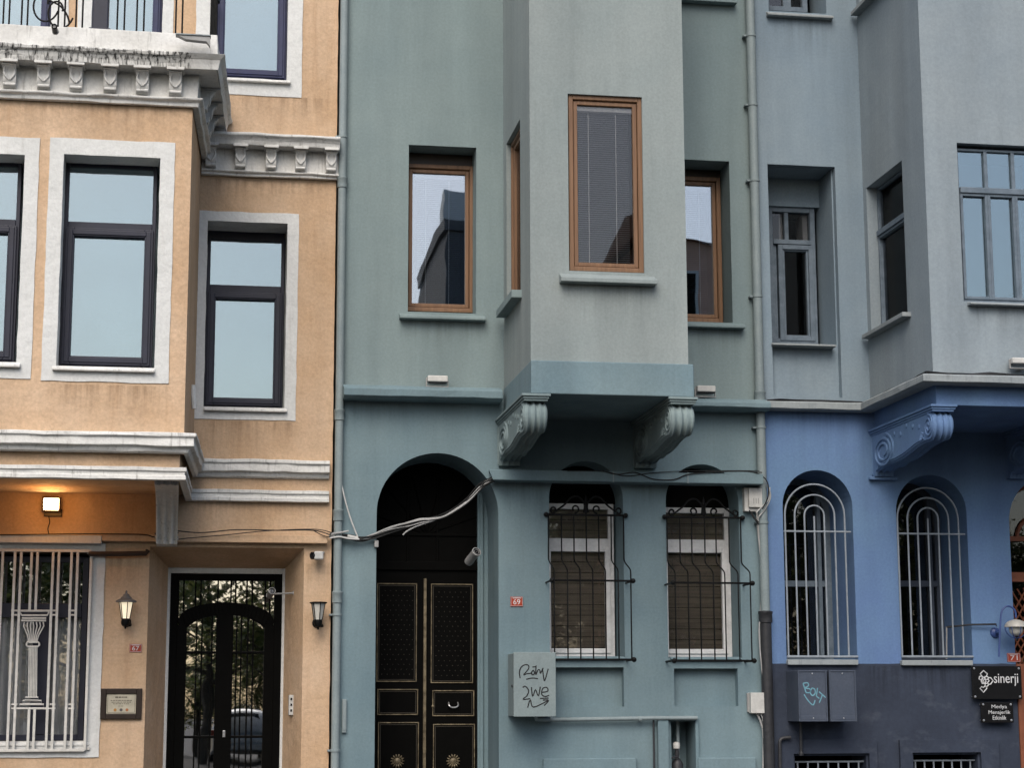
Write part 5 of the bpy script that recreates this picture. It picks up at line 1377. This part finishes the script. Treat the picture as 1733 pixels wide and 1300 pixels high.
# --- security cameras
def bullet(px, py, Y, Yw, r, L, dirv, mt, label, wall_pt=None):
    c = P(px, py, Y); d = Vector(dirv).normalized(); o = thing('security_camera', (c.x, Yw, c.z), label, 'camera')
    back = c-d*L
    build('housing', MB().lathe(back, d, [(r*.5, -.004), (r*.95, .0), (r, .012), (r, L-.01), (r*1.08, L-.004), (r*1.08, L+.012), (r*.92, L+.014), (r*.9, L)], 18), mt, o, smooth=True)
    build('lens', MB().lathe(c, d, [(r*.88, 0), (r*.6, .002), (r*.55, .006), (r*.3, .007), (.001, .004)], 18), 'lens', o, smooth=True)
    build('lens_ring', MB().lathe(c+d*.001, d, [(r*.62, .004), (r*.56, .008), (r*.50, .004)], 18), 'plasticgrey', o, smooth=True)
    wp = wall_pt or Vector((back.x, Yw, back.z))
    mid = back+d*L*.35
    build('arm', MB().tube([mid, mid.lerp(wp, .5), wp], .008, 8), 'plasticgrey', o, smooth=True)
    build('base', MB().lathe(wp, (0, -1, 0), [(.028, 0), (.026, .012), (.012, .016)], 14), 'plasticgrey', o, smooth=True)
    return o
bullet(806, 935, -.05, .70, .040, .17, (.28, -.75, .42), 'plasticgrey', 'grey cylindrical security camera in the black arched doorway', P(793, 951, .66))
bullet(460, 1001, .2, .58, .030, .12, (.12, -.95, .28), 'plasticgrey', 'grey security camera in the peach door recess', P(500, 1004, .30))
bullet(92, 45, YP-.42, YP-.3, .022, .08, (.0, -.9, .1), 'black', 'small black camera on the white balcony parapet', P(94, 53, YP-.33))
c = P(524, 941, -.16)
o = thing('security_camera', (c.x, 0, c.z), 'white box security camera above the unroofed lantern on the peach wall', 'camera')
x0, x1, z0, z1 = RP(531, 934, 547, 948, -.10)
build('housing', MB().box(x0, x1, -.15, -.05, z0, z1), 'plasticwhite', o, bev=.012)
build('lens', MB().lathe((x0+.01, -.11, (z0+z1)/2), Vector((-.85, -.5, -.1)), [(.033, -.01), (.033, .035), (.028, .038), (.015, .03), (.001, .034)], 16), 'lens', o, smooth=True)
build('arm', MB().tube([(x1-.02, -.08, (z0+z1)/2), (x1+.01, -.03, z1), (x1+.01, .0, z1)], .008, 8), 'plasticgrey', o, smooth=True)
o, _ = boxy('conduit_box', 579, 1184, 586.5, 1241, 0, -.03, 'pipe', 'slim painted conduit box low on the grey wall beside the thin drainpipe', 'box', .004)
build('lid', MB().box(_[0]+.006, _[1]-.006, -.034, -.028, _[2]+.02, _[3]-.02), 'pipe', o, bev=.002)
# --- intercom
x0, x1, z0, z1 = RP(489, 1177, 496.5, 1211, .25)
o = thing('door_intercom', ((x0+x1)/2, .25, z0), 'slim pale intercom panel on the right reveal of the peach doorway', 'intercom')
build('panel', MB().box(x0, x1, .24, .36, z0, z1), 'plasticwhite', o, bev=.003)
for k in range(3): build('button', MB().box(x0+.012, x1-.012, .236, .242, z0+.03+.05*k, z0+.05+.05*k), 'lens', o)
# --- blue gooseneck lamp and pipe bracket
def L8(x, y, Y=-.22): return P(1533+x*200/867, 1000+y*200/867, Y)
o0 = L8(690, 305)
gl_ = thing('gooseneck_lamp', (o0.x, 0, o0.z), 'blue gooseneck wall lamp with cream half shade beside the terracotta door', 'wall lamp')
build('arm', MB().tube([L8(683, 487), L8(690, 300), L8(696, 200)]+spline([L8(696, 200), L8(705, 150), L8(730, 120), L8(755, 115), L8(785, 128), L8(803, 155), L8(808, 200)], 5)[1:], .009, 8), 'lampblue', gl_, smooth=True)
q = L8(655, 310, -.0); build('wall_mount', MB().lathe((q.x, .0, q.z), (0, -1, 0), [(.05, 0), (.045, .02), (.02, .035), (.015, .05)], 14).tube([(q.x, -.03, q.z), L8(690, 305)], .010, 8), 'lampblue', gl_, smooth=True)
cs = L8(808, 268); R = .105
build('shade', MB().lathe(cs, (0, 0, 1), [(R, 0)]+[(R*math.cos(a), R*.66*math.sin(a)) for a in (math.radians(8*i) for i in range(1, 11))]+[(.015, R*.68)], 24), 'lampcream', gl_, smooth=True)
build('glass_globe', MB().lathe(cs, (0, 0, 1), [(.001, -.085)]+[(.065*math.sin(a), -.02-.065*math.cos(a)) for a in (math.radians(15*i) for i in range(1, 11))], 18), 'lanternglass', gl_, smooth=True)
for k in range(4):
    a = k*math.pi/4; pts = [Vector((cs.x+R*math.cos(a)*math.cos(t), cs.y+R*math.sin(a)*math.cos(t), cs.z+R*.98*math.sin(t))) for t in (math.pi+math.pi*i/16 for i in range(17))]
    build('guard_wire', MB().tube(pts, .004, 5), 'lampblue', gl_, smooth=True)
build('guard_knob', MB().lathe((cs.x, cs.y, cs.z-R-.012), (0, 0, 1), [(.002, -.01), (.011, 0), (.006, .012)], 10), 'castiron', gl_, smooth=True)
q = P(1645, 1059, -.05)
pb = thing('awning_rod', (q.x, 0, q.z), 'thin dark rod with bent end fixed between arched window and gooseneck lamp', 'rod')
build('rod', MB().tube([P(1602, 1062, .05), P(1640, 1058, -.04), P(1686, 1057, -.06), P(1686, 1061, -.06)], .009, 6), 'castiron', pb, smooth=True)
build('upright', MB().tube([P(1602, 1061, .05), P(1602, 1116, .05)], .008, 6), 'plasticgrey', pb, smooth=True)
# --- drain tray at the balcony end
x0, x1, z0, z1 = RP(298, 61, 356, 74, YP-.34)
o = thing('drain_tray', ((x0+x1)/2, YP-.3, z0), 'grey metal drain tray hung on the corner of the white balcony', 'tray')
build('tray', MB().prism([(x0, z1), (x1, z1), (x1, z0-.02), (x1-.03, z0+.02), (x0+.08, z0+.03)], FR(YP-.36), .0, .06), 'plasticgrey', o, bev=.003)
build('lip', MB().box(x0-.004, x1+.004, YP-.37, YP-.29, z1, z1+.012), 'bandwhite', o, bev=.003)

# ================================================================== RAIN STAINS ON THE WALLS
def stain(parent, a, t, c, d, Y, mt):
    x0, x1, z0, z1 = RP(a, t, c, d, Y)
    build('rain_stain', MB().add([(x0, Y-.003, z0), (x1, Y-.003, z0), (x1, Y-.003, z1), (x0, Y-.003, z1)], [(0, 1, 2, 3)]), mt, parent, recalc=False)
for a, t, c, d, Y, mt in ((676, 541, 826, 610, 0, 'stain_dark'), (948, 479, 1116, 575, YG, 'stain_dark'), (1172, 555, 1264, 620, 0, 'stain_dark'),
                          (588, 680, 700, 745, 0, 'stain_dark'), (852, 817, 925, 900, 0, 'stain_dark'), (1062, 818, 1122, 905, 0, 'stain_dark')):
    stain(grey, a, t, c, d, Y, mt)
for a, t, c, d, Y, mt in ((1302, 28, 1414, 120, 0, 'stain_dark'), (1640, 518, 1733, 600, YB, 'stain_dark'), (1310, 695, 1440, 760, 0, 'stain_dark'), (1455, 1128, 1640, 1210, -.013, 'stain_black')):
    stain(blue, a, t, c, d, Y, mt)
for a, t, c, d, Y, mt in ((0, 166, 318, 232, YP, 'stain_warm'), (335, 305, 560, 352, 0, 'stain_warm'), (70, 652, 300, 722, YP, 'stain_warm'), (336, 713, 510, 772, 0, 'stain_warm'), (320, 840, 555, 895, 0, 'stain_warm'), (378, 163, 560, 215, 0, 'stain_warm'),
                          (180, 945, 243, 1010, 0, 'stain_warm'), (515, 955, 560, 1020, 0, 'stain_warm'), (315, 796, 552, 826, 0, 'stain_warm')):
    stain(peach, a, t, c, d, Y, mt)

# ================================================================== ACROSS THE STREET (seen in the window glass)
def leaf_mat():
    m, t, b = mat('leaf'); L = t.links.new
    oi = N(t, 'ShaderNodeNewGeometry'); r = N(t, 'ShaderNodeValToRGB')
    r.color_ramp.elements[0].color = (.05, .085, .02, 1); r.color_ramp.elements[1].color = (.24, .25, .09, 1)
    L(oi.outputs['Random Per Island'], r.inputs[0]); L(r.outputs[0], b.inputs['Base Color']); b.inputs['Roughness'].default_value = .55
    tl = N(t, 'ShaderNodeBsdfTranslucent'); L(r.outputs[0], tl.inputs[0]); mx = N(t, 'ShaderNodeMixShader'); mx.inputs[0].default_value = .4
    L(b.outputs[0], mx.inputs[1]); L(tl.outputs[0], mx.inputs[2]); L(mx.outputs[0], t.nodes['Material Output'].inputs[0]); return m
MT['leaf'] = leaf_mat(); MT['bark'] = surf('bark', (.09, .075, .06), bump=.6, fine=25, mottle=5)
def tree(x, y, h, seed, label, src=None):
    gz = ground_z(y)-.14
    o = thing('street_tree', (x, y, gz), label, 'tree', 'street trees across the road')
    if src:
        for ch in src.children:
            c = ch.copy(); col.objects.link(c); c.parent = o; WL[c] = Vector((0, 0, 0))
        o.rotation_euler = (0, 0, seed*1.3); o.scale = (1, 1, h/7.6); return o
    R_ = random.Random(seed); tb = MB(); cl = []
    tb.tube([(0, 0, 0), (.06, .02, 1.2), (.02, -.05, 2.6), (.1, 0, 4.2), (.05, .05, 6.0)], [.17, .14, .12, .08, .03], 10)
    for k in range(13):
        a = k*2.4+R_.uniform(-.3, .3); z0 = 2.0+k*.28; L = R_.uniform(1.3, 2.5)
        e = Vector((L*math.cos(a), L*math.sin(a), z0+L*.55+R_.uniform(-.2, .4)))
        tb.tube([(0.03, 0, z0), (e.x*.5, e.y*.5, (z0+e.z)/2-.1), e], [.055, .035, .012], 6)
        cl += [(e, R_.uniform(.7, 1.1)), (e*.62+Vector((0, 0, z0*.38+.2)), R_.uniform(.6, .9))]
    for k in range(9): cl.append((Vector((R_.uniform(-1, 1), R_.uniform(-1, 1), R_.uniform(4.5, 6.9))), R_.uniform(.6, .95)))
    lv = MB(); vs = []; fs = []
    for c, r in cl:
        for _ in range(230):
            d = Vector((R_.gauss(0, 1), R_.gauss(0, 1), R_.gauss(0, .8))); d = d.normalized()*r*(R_.random()**.45)
            p = c+d; n = Vector((R_.gauss(0, .6), R_.gauss(0, .6), 1)).normalized(); u = n.orthogonal().normalized(); u.rotate(Matrix.Rotation(R_.uniform(0, 6.28), 3, n)); v = n.cross(u)
            s = R_.uniform(.07, .13); i = len(vs)
            vs += [p-u*s, p+v*s*.55, p+u*s, p-v*s*.55]; fs.append((i, i+1, i+2, i+3))
    lv.add(vs, fs)
    for nm, mb_, mt in (('trunk', tb, 'bark'), ('crown', lv, 'leaf')):
        me = bpy.data.meshes.new(nm); me.from_pydata([tuple(v) for v in mb_.v], [], mb_.f); me.materials.append(MT[mt])
        c = bpy.data.objects.new(nm, me); col.objects.link(c); c.parent = o; WL[c] = Vector((0, 0, 0))
    o.scale = (1, 1, h/7.6); return o
TL = 'leafy street tree standing on the far side of the road'
t0 = tree(-7.5, -30, 7.6, 1, TL)
t1 = tree(-2.6, -31.5, 8.0, 2, TL)
for i, (x, y, h) in enumerate(((2.6, -33, 7.4), (7.5, -30.5, 7.0), (12.6, -29.5, 7.2), (17.5, -31, 7.8), (22.5, -30, 7.2), (-12.5, -31, 7.8), (-5.2, -36, 8.4), (.2, -37.5, 8.2), (5.2, -38, 8.0), (27, -32, 8), (15.2, -33.5, 9.4), (19.8, -33.8, 9.6), (10.2, -33, 8.6))):
    tree(x, y, h, i+3, TL, (t0, t1)[i % 2])
SL = 'low leafy shrub growing behind the parked car'
for i in range(16):
    x = -14+i*2.3+random.Random(i).uniform(-.4, .4); y = -43.5-random.Random(i+50).uniform(0, 1.5)
    if x > 6.3: y = -35.5-random.Random(i+50).uniform(0, .8)
    o = thing('shrub', (x, y, ground_z(y)-.14), SL if x < 6.3 else 'low leafy shrub growing before the far houses', 'shrub', 'shrubs across the road')
    for ch in (t0, t1)[i % 2].children:
        c = ch.copy(); col.objects.link(c); c.parent = o
        if ch.name.startswith('crown'): c.location = (0, 0, -1.6)
    o.scale = (.62, .5, .62); o.rotation_euler = (0, 0, i*1.7)
# houses opposite
def far_house(x0, x1, y0, y1, h, mt, label, roof_mt, win, chim=None, flat=False):
    gz = ground_z(y0)-.14
    o = thing('far_house', ((x0+x1)/2, y0, gz), label, 'house', None)
    build('wall', MB().box(x0, x1, y1, y0, gz, h), mt, o)
    r = MB(); e = .3; ym = (y0+y1)/2
    r.add([(x0-e, y0+e, h), (x1+e, y0+e, h), (x1+e, y1-e, h), (x0-e, y1-e, h), (x0-e, ym, h+.9), (x1+e, ym, h+.9)], [(0, 1, 5, 4), (2, 3, 4, 5), (0, 4, 3), (1, 2, 5), (0, 3, 2, 1)])
    if flat: r = MB().box(x0-.1, x1+.1, y1-.1, y0+.12, h, h+.35)
    rf = build('roof', r, roof_mt, o)
    if chim: build('chimney', MB().box(chim-.35, chim+.35, ym+.6, ym+1.3, h, h+2.0), 'surround', rf)
    z = gz+3.6
    while z < h-1.6:
        k = x0+.8
        while k < x1-1.2:
            wo_ = build('window', MB().ring(FR(y0), k, k+1.0, z, z+1.6, .09, .0, .05), 'surround', o)
            build('pane', MB().box(k+.08, k+.92, y0-.02, y0+.03, z+.08, z+1.52), 'room', wo_); k += 2.1
        z += 3.2
MT['farroof'] = plain('clay_roof_tile', (.28, .12, .07), rough=.8, bump=.3)
MT['pinkwall'] = surf('pink_plaster', (.78, .48, .35), bump=.2); MT['darkwall'] = surf('grey_plaster', (.13, .13, .135), bump=.2)
far_house(7.15, 9.7, -39, -47, 16.2, 'darkwall', 'dark grey flat roofed house with chimney across the road', 'darkwall', None, 7.75, True)
far_house(13.0, 17.4, -38, -46, 15.9, 'pinkwall', 'pink rendered house with tiled roof across the road', 'farroof', None)
# parked car opposite
def car(x, y):
    gz = ground_z(y)-.13; o = thing('parked_car', (x, y, gz), 'silver hatchback parked across the road with its rear to the houses', 'car')
    cp = plain('silver_car_paint', (.34, .36, .38), rough=.3, metal=.5); gm = plain('car_window', (.02, .025, .03), rough=.08, spec=.8); rd = plain('tail_lamp', (.3, .02, .015), rough=.2)
    W = .86; prof = [(0.05, .30), (.0, .55), (.03, .85), (.10, .93), (.42, 1.36), (.62, 1.43), (1.9, 1.44), (2.65, .98), (3.75, .82), (4.0, .62), (4.02, .32), (3.6, .22), (.4, .22)]
    vs = []; fs = []; n = len(prof); tp = [(-1, 0), (-.93, 1), (-.6, 1), (.6, 1), (.93, 1), (1, 0)]
    secs = [(-1.0, .04), (-.96, 0), (-.5, -.01), (.5, -.01), (.96, 0), (1.0, .04)]
    for sx, ins in secs:
        for (l, zz) in prof:
            tap = 1-.22*max(0, (zz-.9)/.55)
            vs.append((x+sx*W*tap, y-l-ins*(1 if l < 2 else -1)*3*(1 if zz < 1 else .3), gz+zz))
    for k in range(5):
        for q in range(n): fs.append((k*n+q, k*n+(q+1) % n, (k+1)*n+(q+1) % n, (k+1)*n+q))
    fs += [tuple(range(n)), tuple(range(5*n, 6*n))]
    build('body', MB().add(vs, fs), cp, o, bev=.03, smooth=True)
    build('rear_window', MB().add([(x-.62, y-.135, gz+.98), (x+.62, y-.135, gz+.98), (x+.54, y-.375, gz+1.325), (x-.54, y-.375, gz+1.325)], [(0, 1, 2, 3)]), gm, o)
    for s in (-1, 1):
        build('side_window', MB().add([(x+s*.845, y-.5, gz+1.0), (x+s*.845, y-2.4, gz+1.0), (x+s*.70, y-1.9, gz+1.37), (x+s*.70, y-.65, gz+1.37)], [(0, 1, 2, 3)]), gm, o)
        build('tail_light', MB().box(x+s*.80-.09, x+s*.80+.05, y-.12, y+.03, gz+.68, gz+.9), rd, o, bev=.02)
        for l in (.75, 3.25):
            wv = build('wheel', MB().lathe((x+s*.75, y-l, gz+.31), (s, 0, 0), [(.2, -.1), (.30, -.09), (.31, 0), (.30, .09), (.2, .1)], 20), 'castiron', o, smooth=True)
            build('rim', MB().lathe((x+s*.82, y-l, gz+.31), (s, 0, 0), [(.2, 0), (.19, .02), (.05, .04)], 16), 'steel', wv, smooth=True)
    build('bumper', MB().box(x-.82, x+.82, y-.1, y+.07, gz+.32, gz+.55), cp, o, bev=.04)
    build('number_plate', MB().box(x-.26, x+.26, y-.02, y+.035, gz+.66, gz+.77), 'ltext', o)
car(1.25, -38.2)
